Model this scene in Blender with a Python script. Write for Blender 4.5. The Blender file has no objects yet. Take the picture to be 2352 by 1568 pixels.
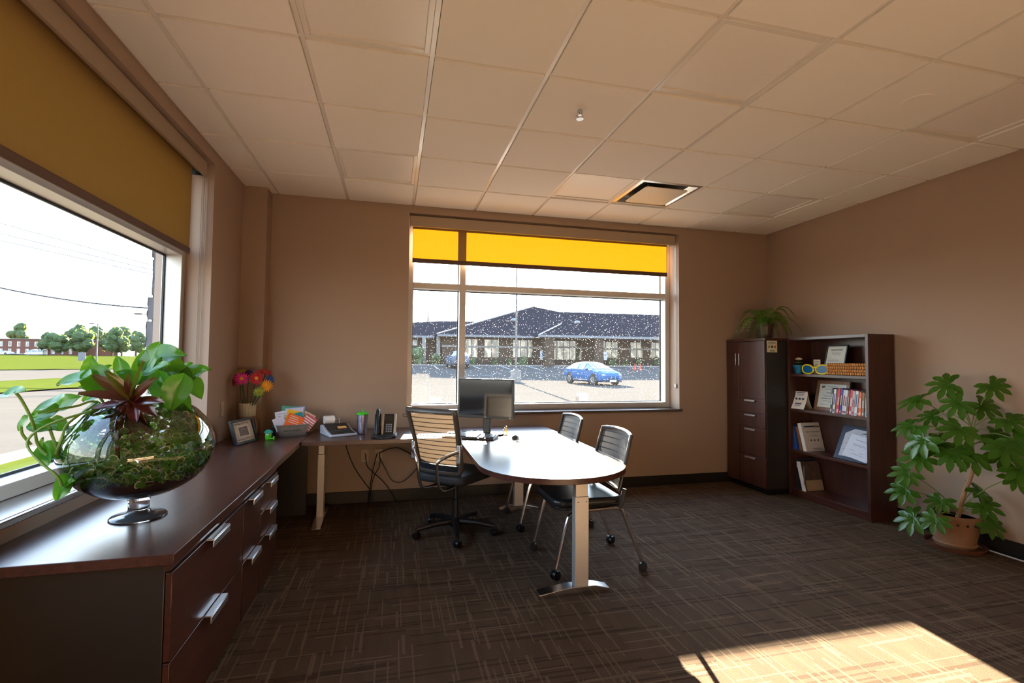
import bpy, bmesh, math, random
from mathutils import Vector, Matrix, Euler
R = math.radians
PI = math.pi
random.seed(7)
SC = bpy.context.scene
COL = SC.collection

# ------------------------------------------------------------------ camera
cam_data = bpy.data.cameras.new('camera')
cam_data.sensor_width = 36.0
cam_data.lens = 36.0 * 1110.58 / 2352.0
cam_data.clip_start = 0.02
cam_data.clip_end = 2000
cam = bpy.data.objects.new('camera', cam_data)
COL.objects.link(cam)
YAW, PITCH, ROLL = 0.2396, 0.0393, 0.0094
_f = Vector((math.sin(YAW) * math.cos(PITCH), math.cos(YAW) * math.cos(PITCH), math.sin(PITCH)))
_r = Vector((math.cos(YAW), -math.sin(YAW), 0))
_u = _r.cross(_f)
_r2 = _r * math.cos(ROLL) + _u * math.sin(ROLL)
_u2 = _u * math.cos(ROLL) - _r * math.sin(ROLL)
cam.matrix_world = Matrix(((_r2.x, _u2.x, -_f.x, 1.309), (_r2.y, _u2.y, -_f.y, -4.809), (_r2.z, _u2.z, -_f.z, 1.3475), (0, 0, 0, 1)))
SC.camera = cam

# ------------------------------------------------------------------ view, sky, sun
SC.view_settings.view_transform = 'Standard'
SC.view_settings.look = 'None'
SC.view_settings.gamma = 1.0
SC.view_settings.use_curve_mapping = False
SC.view_settings.exposure = 2.32
SC.cycles.use_denoising = True
SC.cycles.max_bounces = 10
SC.cycles.diffuse_bounces = 6
SC.cycles.glossy_bounces = 5
SC.cycles.transmission_bounces = 8
SC.cycles.transparent_max_bounces = 16
SC.cycles.sample_clamp_indirect = 6.0
SC.cycles.caustics_refractive = False
SC.cycles.caustics_reflective = False

SUN_EL, SUN_AZ = R(16.3), R(6.9)
SKY_STRENGTH = 1.4
SUN_STRENGTH = 31.0
world = bpy.data.worlds.new('sky')
SC.world = world
world.use_nodes = True
wn, wl = world.node_tree.nodes, world.node_tree.links
wn.clear()
wo = wn.new('ShaderNodeOutputWorld')
wb = wn.new('ShaderNodeBackground')
wb.inputs['Strength'].default_value = SKY_STRENGTH
tc = wn.new('ShaderNodeTexCoord')
sep = wn.new('ShaderNodeSeparateXYZ')
rmp = wn.new('ShaderNodeValToRGB')
el = rmp.color_ramp.elements
el[0].position = 0.0
el[0].color = (1.0, 0.955, 0.88, 1)
el[1].position = 1.0
el[1].color = (0.34, 0.55, 0.95, 1)
e = rmp.color_ramp.elements.new(0.14)
e.color = (0.86, 0.95, 1.0, 1)
e = rmp.color_ramp.elements.new(0.45)
e.color = (0.52, 0.72, 1.0, 1)
wl.new(tc.outputs['Generated'], sep.inputs[0])
wl.new(sep.outputs['Z'], rmp.inputs['Fac'])
wl.new(rmp.outputs['Color'], wb.inputs['Color'])
# the sky brightens around the sun
dotn = wn.new('ShaderNodeVectorMath')
dotn.operation = 'DOT_PRODUCT'
wl.new(tc.outputs['Generated'], dotn.inputs[0])
dotn.inputs[1].default_value = (math.sin(SUN_AZ) * math.cos(SUN_EL), math.cos(SUN_AZ) * math.cos(SUN_EL), math.sin(SUN_EL))


def wmath(op, a, b):
    nd = wn.new('ShaderNodeMath')
    nd.operation = op
    for k, v in enumerate((a, b)):
        if isinstance(v, (int, float)):
            nd.inputs[k].default_value = v
        else:
            wl.new(v, nd.inputs[k])
    return nd.outputs[0]


dpos = wmath('MAXIMUM', dotn.outputs['Value'], 0.0)
halo = wmath('ADD', wmath('MULTIPLY', wmath('POWER', dpos, 4.0), 0.8), wmath('MULTIPLY', wmath('POWER', dpos, 40.0), 2.0))
wl.new(wmath('MULTIPLY', wmath('ADD', halo, 1.0), SKY_STRENGTH), wb.inputs['Strength'])
wl.new(wb.outputs[0], wo.inputs['Surface'])

sun_data = bpy.data.lights.new('sun', 'SUN')
sun_data.energy = SUN_STRENGTH
sun_data.angle = R(0.55)
sun_data.color = (1.0, 0.84, 0.63)
sun = bpy.data.objects.new('sun', sun_data)
COL.objects.link(sun)
_sd = Vector((math.sin(SUN_AZ) * math.cos(SUN_EL), math.cos(SUN_AZ) * math.cos(SUN_EL), math.sin(SUN_EL)))
sun.rotation_euler = _sd.to_track_quat('Z', 'Y').to_euler()
sun.location = (4, 30, 12)


# ------------------------------------------------------------------ helpers
def lin(c):
    if isinstance(c, str):
        c = c.lstrip('#')
        c = [int(c[i:i + 2], 16) / 255 for i in (0, 2, 4)]
    return tuple((v / 12.92 if v <= 0.04045 else ((v + 0.055) / 1.055) ** 2.4) for v in c)


class NT:
    """small node-tree helper"""
    def __init__(self, name):
        self.m = bpy.data.materials.new(name)
        self.m.use_nodes = True
        self.t = self.m.node_tree
        self.n, self.l = self.t.nodes, self.t.links
        self.n.clear()
        self.out = self.n.new('ShaderNodeOutputMaterial')

    def node(self, typ, **kw):
        nd = self.n.new('ShaderNode' + typ)
        for k, v in kw.items():
            if k.startswith('i_'):
                key = k[2:]
                key = int(key) if key.isdigit() else key.replace('_', ' ')
                self.put(nd.inputs[key], v)
            else:
                setattr(nd, k, v)
        return nd

    def put(self, inp, v):
        if isinstance(v, bpy.types.NodeSocket):
            self.l.new(v, inp)
        else:
            if hasattr(inp, 'default_value'):
                if isinstance(v, (tuple, list)) and len(v) == 3 and len(inp.default_value) == 4:
                    v = (*v, 1)
                inp.default_value = v

    def math(self, op, a, b=0.0, c=None):
        nd = self.n.new('ShaderNodeMath')
        nd.operation = op
        self.put(nd.inputs[0], a)
        self.put(nd.inputs[1], b)
        if c is not None:
            self.put(nd.inputs[2], c)
        return nd.outputs[0]

    def mix(self, fac, a, b):
        nd = self.n.new('ShaderNodeMix')
        nd.data_type = 'RGBA'
        self.put(nd.inputs[0], fac)
        self.put(nd.inputs[6], a)
        self.put(nd.inputs[7], b)
        return nd.outputs[2]

    def coords(self, kind='Object', scale=(1, 1, 1)):
        t = self.n.new('ShaderNodeTexCoord')
        mp = self.n.new('ShaderNodeMapping')
        mp.inputs['Scale'].default_value = scale
        self.l.new(t.outputs[kind], mp.inputs['Vector'])
        return mp.outputs[0]

    def noise(self, vec, scale=5.0, detail=3.0, rough=0.5):
        nd = self.node('TexNoise', i_Scale=scale, i_Detail=detail, i_Roughness=rough)
        self.l.new(vec, nd.inputs['Vector'])
        return nd.outputs['Fac']

    def bump(self, h, strength=0.2, dist=0.01):
        nd = self.node('Bump', i_Strength=strength, i_Distance=dist)
        self.l.new(h, nd.inputs['Height'])
        return nd.outputs[0]

    def principled(self, **kw):
        nd = self.n.new('ShaderNodeBsdfPrincipled')
        for k, v in kw.items():
            self.put(nd.inputs[k.replace('_', ' ')], v)
        return nd

    def done(self, shader):
        self.l.new(shader, self.out.inputs['Surface'])
        return self.m


def plain(name, col, rough=0.5, metal=0.0, var=0.08, nscale=40.0, bump=0.0, spec=0.5, coat=0.0, matte=False):
    t = NT(name)
    c = lin(col) if isinstance(col, str) else col
    v = t.coords('Object')
    n = t.noise(v, nscale, 3)
    dark = tuple(x * (1 - var) for x in c)
    lite = tuple(min(1, x * (1 + var)) for x in c)
    if matte:
        d = t.node('BsdfDiffuse', i_Color=t.mix(n, dark, lite))
        return t.done(d.outputs[0])
    p = t.principled(Base_Color=t.mix(n, dark, lite), Roughness=rough, Metallic=metal)
    p.inputs['Specular IOR Level'].default_value = spec
    if coat:
        p.inputs['Coat Weight'].default_value = coat
        p.inputs['Coat Roughness'].default_value = 0.05
    if bump:
        t.l.new(t.bump(n, bump, 0.004), p.inputs['Normal'])
    return t.done(p.outputs[0])


def wood(name, dark, lite, axis, rough=0.28, spec=0.5):
    t = NT(name)
    sc = [26.0, 26.0, 26.0]
    sc['xyz'.index(axis)] = 1.3
    v = t.coords('Object', tuple(sc))
    n = t.noise(v, 1.6, 6, 0.62)
    n2 = t.noise(v, 6.0, 3, 0.6)
    r = t.node('ValToRGB')
    r.color_ramp.elements[0].position = 0.32
    r.color_ramp.elements[0].color = (*lin(dark), 1)
    r.color_ramp.elements[1].position = 0.68
    r.color_ramp.elements[1].color = (*lin(lite), 1)
    t.l.new(t.math('ADD', t.math('MULTIPLY', n, 0.75), t.math('MULTIPLY', n2, 0.25)), r.inputs['Fac'])
    p = t.principled(Base_Color=r.outputs[0], Roughness=rough)
    p.inputs['Specular IOR Level'].default_value = spec
    p.inputs['Coat Weight'].default_value = 0.08
    p.inputs['Coat Roughness'].default_value = 0.22
    t.l.new(t.bump(n2, 0.04, 0.002), p.inputs['Normal'])
    return t.done(p.outputs[0])


def thin_glass(name, tint=(0.93, 0.97, 0.96), gloss=1.0, dirt=0.0):
    """clear pane: transparent with Fresnel reflection, plus optional dust specks lying on it"""
    t = NT(name)
    tr = t.node('BsdfTransparent', i_Color=tint)
    gl = t.node('BsdfGlossy', i_Color=(1, 1, 1), i_Roughness=0.0)
    fr = t.node('Fresnel', i_IOR=1.5)
    mx = t.node('MixShader')
    t.l.new(t.math('MULTIPLY', fr.outputs[0], gloss), mx.inputs[0])
    t.l.new(tr.outputs[0], mx.inputs[1])
    t.l.new(gl.outputs[0], mx.inputs[2])
    res = mx.outputs[0]
    if dirt:
        v = t.coords('Object')
        vo = t.node('TexVoronoi', i_Scale=85.0, i_Randomness=1.0)
        t.l.new(v, vo.inputs['Vector'])
        sepc = t.node('SeparateColor')
        t.l.new(vo.outputs['Color'], sepc.inputs[0])
        rad = t.math('MULTIPLY', sepc.outputs[1], 0.26)
        spot = t.math('LESS_THAN', vo.outputs['Distance'], rad)
        pick = t.math('GREATER_THAN', sepc.outputs[0], 0.45)
        spot = t.math('MULTIPLY', spot, pick)
        patch = t.noise(v, 0.7, 2)
        patch = t.math('SMOOTH_MIN', t.math('MULTIPLY', patch, 1.6), 1.0, 0.1)
        fac = t.math('ADD', t.math('MULTIPLY', t.math('MULTIPLY', spot, t.math('MULTIPLY', patch, 0.9)), dirt), 0.0015)
        du = t.node('BsdfTranslucent', i_Color=(0.9, 0.92, 1.0))
        m2 = t.node('MixShader')
        t.l.new(fac, m2.inputs[0])
        t.l.new(res, m2.inputs[1])
        t.l.new(du.outputs[0], m2.inputs[2])
        res = m2.outputs[0]
    return t.done(res)


class MB:
    """collects geometry; build() links it as ONE mesh object"""
    def __init__(self):
        self.v, self.f, self.mi, self.cur = [], [], [], 0

    def mat(self, i):
        self.cur = i
        return self

    def raw(self, vs, fs, M=None):
        b = len(self.v)
        for p in vs:
            p = Vector(p)
            self.v.append(tuple(M @ p) if M is not None else tuple(p))
        for q in fs:
            self.f.append(tuple(b + i for i in q))
            self.mi.append(self.cur)
        return self

    def bx(self, x0, x1, y0, y1, z0, z1, M=None):
        vs = [(x0, y0, z0), (x1, y0, z0), (x1, y1, z0), (x0, y1, z0), (x0, y0, z1), (x1, y0, z1), (x1, y1, z1), (x0, y1, z1)]
        return self.raw(vs, [(0, 3, 2, 1), (4, 5, 6, 7), (0, 1, 5, 4), (1, 2, 6, 5), (2, 3, 7, 6), (3, 0, 4, 7)], M)

    def box(self, c, s, M=None):
        return self.bx(c[0] - s[0] / 2, c[0] + s[0] / 2, c[1] - s[1] / 2, c[1] + s[1] / 2, c[2] - s[2] / 2, c[2] + s[2] / 2, M)

    def prism(self, poly, z0, z1, M=None):
        n = len(poly)
        vs = [(x, y, z0) for x, y in poly] + [(x, y, z1) for x, y in poly]
        fs = [tuple(range(n - 1, -1, -1)), tuple(range(n, 2 * n))]
        fs += [(i, (i + 1) % n, n + (i + 1) % n, n + i) for i in range(n)]
        return self.raw(vs, fs, M)

    def lathe(self, prof, n=24, c=(0, 0, 0), M=None, a0=0.0):
        vs, fs = [], []
        for r, z in prof:
            for k in range(n):
                a = a0 + 2 * PI * k / n
                vs.append((c[0] + r * math.cos(a), c[1] + r * math.sin(a), c[2] + z))
        m = len(prof)
        for i in range(m - 1):
            for k in range(n):
                k2 = (k + 1) % n
                fs.append((i * n + k, i * n + k2, (i + 1) * n + k2, (i + 1) * n + k))
        if prof[0][0] > 1e-6:
            fs.append(tuple(range(n - 1, -1, -1)))
        if prof[-1][0] > 1e-6:
            fs.append(tuple((m - 1) * n + k for k in range(n)))
        return self.raw(vs, fs, M)

    def tube(self, pts, r, n=8, closed=False, M=None, flat=1.0):
        pts = [Vector(p) for p in pts]
        m = len(pts)
        rs = r if isinstance(r, (list, tuple)) else [r] * m
        vs, fs = [], []
        up = None
        for i, p in enumerate(pts):
            if closed:
                d = pts[(i + 1) % m] - pts[i - 1]
            else:
                d = pts[min(i + 1, m - 1)] - pts[max(i - 1, 0)]
            if d.length < 1e-9:
                d = Vector((0, 0, 1))
            d.normalize()
            if up is None:
                up = Vector((0, 0, 1)) if abs(d.z) < 0.9 else Vector((1, 0, 0))
            side = d.cross(up)
            if side.length < 1e-6:
                side = d.cross(Vector((0.3, 0.7, 0.2)))
            side.normalize()
            up = side.cross(d).normalized()
            for k in range(n):
                a = 2 * PI * k / n
                vs.append(p + side * (rs[i] * math.cos(a)) + up * (rs[i] * flat * math.sin(a)))
        seg = m if closed else m - 1
        for i in range(seg):
            j = (i + 1) % m
            for k in range(n):
                k2 = (k + 1) % n
                fs.append((i * n + k, i * n + k2, j * n + k2, j * n + k))
        if not closed:
            fs.append(tuple(range(n - 1, -1, -1)))
            fs.append(tuple((m - 1) * n + k for k in range(n)))
        return self.raw(vs, fs, M)

    def cyl(self, p0, p1, r0, r1=None, n=16, M=None):
        r1 = r0 if r1 is None else r1
        return self.tube([p0, p1], [r0, r1], n, M=M)

    def ball(self, c, s, nu=14, nv=9, M=None, warp=None):
        if not isinstance(s, (tuple, list)):
            s = (s, s, s)
        vs, fs = [], []
        for i in range(1, nv):
            th = PI * i / nv
            for k in range(nu):
                a = 2 * PI * k / nu
                d = Vector((math.sin(th) * math.cos(a), math.sin(th) * math.sin(a), math.cos(th)))
                w = warp(d) if warp else 1.0
                vs.append((c[0] + s[0] * d.x * w, c[1] + s[1] * d.y * w, c[2] + s[2] * d.z * w))
        t = len(vs)
        vs.append((c[0], c[1], c[2] + s[2] * (warp(Vector((0, 0, 1))) if warp else 1)))
        vs.append((c[0], c[1], c[2] - s[2] * (warp(Vector((0, 0, -1))) if warp else 1)))
        for i in range(nv - 2):
            for k in range(nu):
                k2 = (k + 1) % nu
                fs.append((i * nu + k, (i + 1) * nu + k, (i + 1) * nu + k2, i * nu + k2))
        for k in range(nu):
            k2 = (k + 1) % nu
            fs.append((t, k, k2))
            b = (nv - 2) * nu
            fs.append((t + 1, b + k2, b + k))
        return self.raw(vs, fs, M)

    def grid(self, fn, nu, nv, thick=0.0):
        """surface fn(u,v)->Vector on a grid; optional thickness along the normal"""
        vs, fs = [], []
        for i in range(nu + 1):
            for j in range(nv + 1):
                vs.append(Vector(fn(i / nu, j / nv)))
        for i in range(nu):
            for j in range(nv):
                a = i * (nv + 1) + j
                fs.append((a, a + nv + 1, a + nv + 2, a + 1))
        if thick:
            nrm = [Vector((0, 0, 0)) for _ in vs]
            for q in fs:
                nn = (vs[q[1]] - vs[q[0]]).cross(vs[q[3]] - vs[q[0]])
                for i in q:
                    nrm[i] += nn
            b = len(vs)
            vs += [vs[i] - nrm[i].normalized() * thick for i in range(b)]
            fs += [tuple(b + i for i in reversed(q)) for q in list(fs)]
            ring = [i * (nv + 1) for i in range(nu + 1)] + [nu * (nv + 1) + j for j in range(1, nv + 1)]
            ring += [i * (nv + 1) + nv for i in range(nu - 1, -1, -1)] + [j for j in range(nv - 1, 0, -1)]
            for i in range(len(ring)):
                p, q = ring[i], ring[(i + 1) % len(ring)]
                fs.append((q, p, b + p, b + q))
        return self.raw(vs, fs)

    def mesh(self, name, mats, origin=(0, 0, 0), smooth=35):
        me = bpy.data.meshes.new(name)
        o = Vector(origin)
        me.from_pydata([tuple(Vector(p) - o) for p in self.v], [], self.f)
        for m in (mats if isinstance(mats, (list, tuple)) else [mats]):
            me.materials.append(m)
        if any(self.mi):
            me.polygons.foreach_set('material_index', self.mi)
        if smooth:
            me.polygons.foreach_set('use_smooth', [True] * len(me.polygons))
            if smooth < 180:
                me.set_sharp_from_angle(angle=R(smooth))
        me.update()
        return me

    def build(self, name, mats, parent=None, bevel=0.0, smooth=35, origin=None, seg=2, local=False):
        """vertices are world positions unless local=True (then relative to the parent)"""
        if origin is None:
            if parent is not None and not local:
                origin = wloc(parent)
            else:
                origin = (0, 0, 0)
        ob = bpy.data.objects.new(name, self.mesh(name, mats, origin, smooth))
        COL.objects.link(ob)
        if parent is not None:
            ob.parent = parent
        elif not local:
            ob.location = origin
        if bevel:
            md = ob.modifiers.new('bevel', 'BEVEL')
            md.width = bevel
            md.segments = seg
            md.limit_method = 'ANGLE'
            md.angle_limit = R(40)
        return ob


def wloc(o):
    p = Vector(o.location)
    while o.parent is not None:
        o = o.parent
        p = p + Vector(o.location)
    return p


def tag(o, label=None, cat=None, group=None, kind=None):
    if label:
        o['label'] = label
    if cat:
        o['category'] = cat
    if group:
        o['group'] = group
    if kind:
        o['kind'] = kind
    return o


def thing(name, loc, label, cat, group=None, rz=0.0, kind=None):
    o = bpy.data.objects.new(name, None)
    o.empty_display_size = 0.1
    COL.objects.link(o)
    o.location = loc
    o.rotation_euler = (0, 0, rz)
    return tag(o, label, cat, group, kind)


def kids(o):
    return [c for c in bpy.data.objects if c.parent == o]


def copy_tree(o, parent=None):
    ch = kids(o)
    c = o.copy()
    COL.objects.link(c)
    c.parent = parent
    for k in ch:
        copy_tree(k, c)
    return c


def text_mesh(body, size, depth=0.0004, align='CENTER'):
    """flat lettering as mesh data in the XY plane"""
    cu = bpy.data.curves.new('lettering', 'FONT')
    cu.body = body
    cu.size = size
    cu.extrude = depth
    cu.align_x = align
    cu.align_y = 'CENTER'
    cu.resolution_u = 2
    ob = bpy.data.objects.new('lettering', cu)
    COL.objects.link(ob)
    dg = bpy.context.evaluated_depsgraph_get()
    dg.update()
    me = bpy.data.meshes.new_from_object(ob.evaluated_get(dg))
    bpy.data.objects.remove(ob)
    bpy.data.curves.remove(cu)
    return me


def lettering(name, body, size, M, mat, parent, align='CENTER'):
    """M places the XY plane of the text relative to the parent"""
    me = text_mesh(body, size, align=align)
    me.transform(M)
    me.materials.clear()
    me.materials.append(mat)
    o = bpy.data.objects.new(name, me)
    COL.objects.link(o)
    o.parent = parent
    return o


def frame_m(o, x, y):
    """matrix from origin o and x/y axes"""
    x = Vector(x).normalized()
    y = Vector(y).normalized()
    z = x.cross(y).normalized()
    y = z.cross(x)
    return Matrix(((x.x, y.x, z.x, o[0]), (x.y, y.y, z.y, o[1]), (x.z, y.z, z.z, o[2]), (0, 0, 0, 1)))


def arc(c, r, a0, a1, n):
    return [(c[0] + r * math.cos(R(a0 + (a1 - a0) * i / n)), c[1] + r * math.sin(R(a0 + (a1 - a0) * i / n))) for i in range(n + 1)]


def smoothpath(pts, n=6):
    """Catmull-Rom through the points"""
    pts = [Vector(p) for p in pts]
    out = []
    for i in range(len(pts) - 1):
        p0, p1, p2, p3 = pts[max(i - 1, 0)], pts[i], pts[i + 1], pts[min(i + 2, len(pts) - 1)]
        for k in range(n):
            t = k / n
            out.append(0.5 * ((2 * p1) + (p2 - p0) * t + (2 * p0 - 5 * p1 + 4 * p2 - p3) * t * t + (3 * p1 - p0 - 3 * p2 + p3) * t ** 3))
    out.append(pts[-1])
    return out
# ------------------------------------------------------------------ materials
def carpet_material():
    t = NT('carpet')
    co = t.coords('Object')
    sp = t.node('SeparateXYZ')
    t.l.new(co, sp.inputs[0])
    x, y = sp.outputs[0], sp.outputs[1]

    def streaks(a, b, width, length, thr, seed):
        ia = t.math('FLOOR', t.math('MULTIPLY', a, 1.0 / width))
        w1 = t.node('TexWhiteNoise', noise_dimensions='1D')
        t.l.new(t.math('ADD', ia, seed), w1.inputs['W'])
        off = t.math('MULTIPLY', w1.outputs['Value'], 13.0)
        ib = t.math('FLOOR', t.math('ADD', t.math('MULTIPLY', b, 1.0 / length), off))
        cb = t.node('CombineXYZ')
        t.l.new(ia, cb.inputs[0])
        t.l.new(ib, cb.inputs[1])
        cb.inputs[2].default_value = seed
        w2 = t.node('TexWhiteNoise', noise_dimensions='3D')
        t.l.new(cb.outputs[0], w2.inputs['Vector'])
        return t.math('GREATER_THAN', w2.outputs['Value'], thr)

    ly = streaks(x, y, 0.0068, 0.29, 0.92, 3.0)
    ly2 = streaks(x, y, 0.014, 0.16, 0.955, 21.0)
    lx = streaks(y, x, 0.009, 0.30, 0.945, 11.0)
    dx = streaks(y, x, 0.011, 0.55, 0.86, 37.0)
    fine = t.noise(t.coords('Object', (1, 1, 1)), 260.0, 4, 0.8)
    broad = t.noise(t.coords('Object', (14, 2.2, 1)), 1.0, 3)
    base = t.mix(broad, lin('#4c3e33'), lin('#605041'))
    base = t.mix(t.math('MULTIPLY', dx, 0.42), base, lin('#2c2018'))
    lines = t.math('MAXIMUM', t.math('MAXIMUM', ly, ly2), lx)
    base = t.mix(t.math('MULTIPLY', lines, 0.38), base, lin('#8a7660'))
    sh = t.math('ADD', t.math('MULTIPLY', fine, 2.6), -0.28)
    mul = t.node('Mix', data_type='RGBA', blend_type='MULTIPLY')
    mul.inputs[0].default_value = 1.0
    t.l.new(base, mul.inputs[6])
    t.l.new(sh, mul.inputs[7])
    p = t.principled(Base_Color=mul.outputs[2], Roughness=0.95)
    p.inputs['Specular IOR Level'].default_value = 0.05
    t.l.new(t.bump(fine, 0.5, 0.004), p.inputs['Normal'])
    return t.done(p.outputs[0])


def wall_paint(name, col):
    t = NT(name)
    v = t.coords('Object')
    n = t.noise(v, 190.0, 3)
    b = t.noise(v, 1.2, 2)
    c = lin(col)
    p = t.principled(Base_Color=t.mix(b, tuple(x * 0.96 for x in c), tuple(x * 1.03 for x in c)), Roughness=0.55)
    p.inputs['Specular IOR Level'].default_value = 0.35
    t.l.new(t.bump(n, 0.18, 0.002), p.inputs['Normal'])
    return t.done(p.outputs[0])


def shade_fabric():
    t = NT('shade_fabric')
    v = t.coords('Object')
    n = t.noise(t.coords('Object', (8, 8, 500)), 1.0, 2)
    n2 = t.noise(t.coords('Object', (300, 300, 6)), 1.0, 2)
    w = t.math('MULTIPLY', t.math('ADD', n, n2), 0.5)
    df = t.node('BsdfDiffuse')
    t.l.new(t.mix(w, lin('#7b6452'), lin('#886f5c')), df.inputs['Color'])
    tl = t.node('BsdfTranslucent')
    t.l.new(t.mix(w, (0.95, 0.37, 0.002), (1.0, 0.43, 0.003)), tl.inputs['Color'])
    m1 = t.node('MixShader', i_0=0.036)
    t.l.new(df.outputs[0], m1.inputs[1])
    t.l.new(tl.outputs[0], m1.inputs[2])
    rf = t.node('BsdfRefraction', i_Color=(1.0, 0.8, 0.45), i_Roughness=0.26, i_IOR=1.0001)
    m2 = t.node('MixShader', i_0=0.0)
    t.l.new(m1.outputs[0], m2.inputs[1])
    t.l.new(rf.outputs[0], m2.inputs[2])
    return t.done(m2.outputs[0])


def ceiling_tile_material():
    t = NT('ceiling_tile')
    v = t.coords('Object')
    n = t.noise(v, 260.0, 3, 0.7)
    b = t.noise(v, 2.0, 2)
    c = (0.87, 0.835, 0.78)
    p = t.principled(Base_Color=t.mix(t.math('MULTIPLY', n, 0.6), tuple(x * 0.94 for x in c), tuple(min(1, x * 1.05) for x in c)), Roughness=0.9)
    p.inputs['Specular IOR Level'].default_value = 0.2
    t.l.new(t.bump(n, 0.12, 0.002), p.inputs['Normal'])
    return t.done(p.outputs[0])


def leaf_material(name, a, b, edge=None, trans=0.3, rough=0.32):
    t = NT(name)
    v = t.coords('Object')
    n = t.noise(v, 22.0, 3)
    col = t.mix(n, lin(a), lin(b))
    p = t.principled(Base_Color=col, Roughness=rough)
    tl = t.node('BsdfTranslucent')
    t.l.new(t.mix(0.5, col, (0.35, 0.6, 0.03)), tl.inputs['Color'])
    mx = t.node('MixShader', i_0=trans)
    t.l.new(p.outputs[0], mx.inputs[1])
    t.l.new(tl.outputs[0], mx.inputs[2])
    return t.done(mx.outputs[0])


def mesh_fabric(name, col, openness, axis='z', pitch=0.034):
    """woven net: partly see-through cloth with horizontal ribs"""
    t = NT(name)
    v = t.coords('Object')
    sp = t.node('SeparateXYZ')
    t.l.new(v, sp.inputs[0])
    z = sp.outputs['XYZ'.index(axis.upper())]
    band = t.math('FRACT', t.math('MULTIPLY', z, 1.0 / pitch))
    rib = t.math('LESS_THAN', band, 0.2)
    fine = t.noise(t.coords('Object', (600, 600, 600)), 1.0, 1)
    hole = t.math('LESS_THAN', fine, 0.5 + 0.25 * (openness - 0.5))
    hole = t.math('MULTIPLY', hole, t.math('SUBTRACT', 1.0, rib))
    cc = t.mix(rib, lin(col), tuple(x * 0.12 for x in lin(col)))
    d = t.principled(Base_Color=cc, Roughness=0.5)
    tl = t.node('BsdfTranslucent')
    t.l.new(cc, tl.inputs['Color'])
    m0 = t.node('MixShader', i_0=0.25)
    t.l.new(d.outputs[0], m0.inputs[1])
    t.l.new(tl.outputs[0], m0.inputs[2])
    tr = t.node('BsdfTransparent')
    m1 = t.node('MixShader')
    t.l.new(t.math('MULTIPLY', hole, openness), m1.inputs[0])
    t.l.new(m0.outputs[0], m1.inputs[1])
    t.l.new(tr.outputs[0], m1.inputs[2])
    return t.done(m1.outputs[0])


M = {}
M['carpet'] = carpet_material()
M['wall'] = wall_paint('wall_paint', '#a48d7b')
M['tile'] = ceiling_tile_material()
M['tee'] = plain('ceiling_grid_metal', (0.76, 0.73, 0.68), 0.24, 0.0, 0.03)
M['slab'] = plain('ceiling_void', (0.2, 0.18, 0.16), 0.9)
M['base'] = plain('baseboard_rubber', '#17150f', 0.45, 0, 0.1)
M['alu'] = plain('window_aluminium', (0.56, 0.55, 0.53), 0.38, 0.35, 0.03)
M['gasket'] = plain('window_gasket', '#14181c', 0.5)
M['glass'] = thin_glass('window_glass', dirt=0.0)
M['glass_dusty'] = thin_glass('dusty_window_glass', dirt=0.45)
M['sill'] = plain('sill_laminate', '#5a4a40', 0.25, 0, 0.08)
M['shade'] = shade_fabric()
M['valance'] = plain('shade_valance', '#a8957f', 0.42, 0.25, 0.03)
M['hem'] = plain('shade_hem', '#5c4436', 0.6)
M['black'] = plain('black_plastic', '#121214', 0.38, 0, 0.1)
M['darkgrey'] = plain('dark_grey_plastic', '#2a2c30', 0.4)
M['chain'] = plain('bead_chain', '#b5ada0', 0.3, 0.6)
WD, WL = '#321c17', '#523027'
M['wood_x'] = wood('walnut_laminate_x', WD, WL, 'x')
M['wood_y'] = wood('walnut_laminate_y', WD, WL, 'y')
M['wood_z'] = wood('walnut_laminate_z', WD, WL, 'z', 0.34)
M['dark_panel'] = plain('charcoal_laminate', '#2b2724', 0.35, 0, 0.08)
M['handle'] = plain('brushed_nickel', (0.62, 0.62, 0.63), 0.32, 0.9, 0.04)
M['chrome'] = plain('satin_chrome', (0.66, 0.66, 0.68), 0.2, 1.0, 0.03)
M['steel'] = plain('silver_powder_coat', (0.55, 0.53, 0.5), 0.4, 0.5, 0.04)
M['white'] = plain('white_plastic', (0.78, 0.78, 0.78), 0.4, 0, 0.03)
M['paper'] = plain('white_paper', (0.8, 0.79, 0.78), 0.8, 0, 0.03)
M['cream'] = plain('cream_paper', (0.72, 0.66, 0.5), 0.8, 0, 0.04)
M['ink'] = plain('ink', (0.03, 0.03, 0.04), 0.7)
M['greyink'] = plain('grey_ink', (0.22, 0.23, 0.26), 0.8)
M['diffuser'] = plain('light_diffuser', (0.84, 0.80, 0.76), 0.35, 0, 0.02)

# ------------------------------------------------------------------ room shell
H = 2.872
W = 5.58
YF = -6.2

o = MB().bx(-0.36, W + 0.3, YF - 0.3, 0.36, -0.30, 0.0).build('floor', M['carpet'], smooth=0)
tag(o, 'dark brown carpet with pale streak lines covering the office floor', 'floor', kind='structure')

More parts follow.
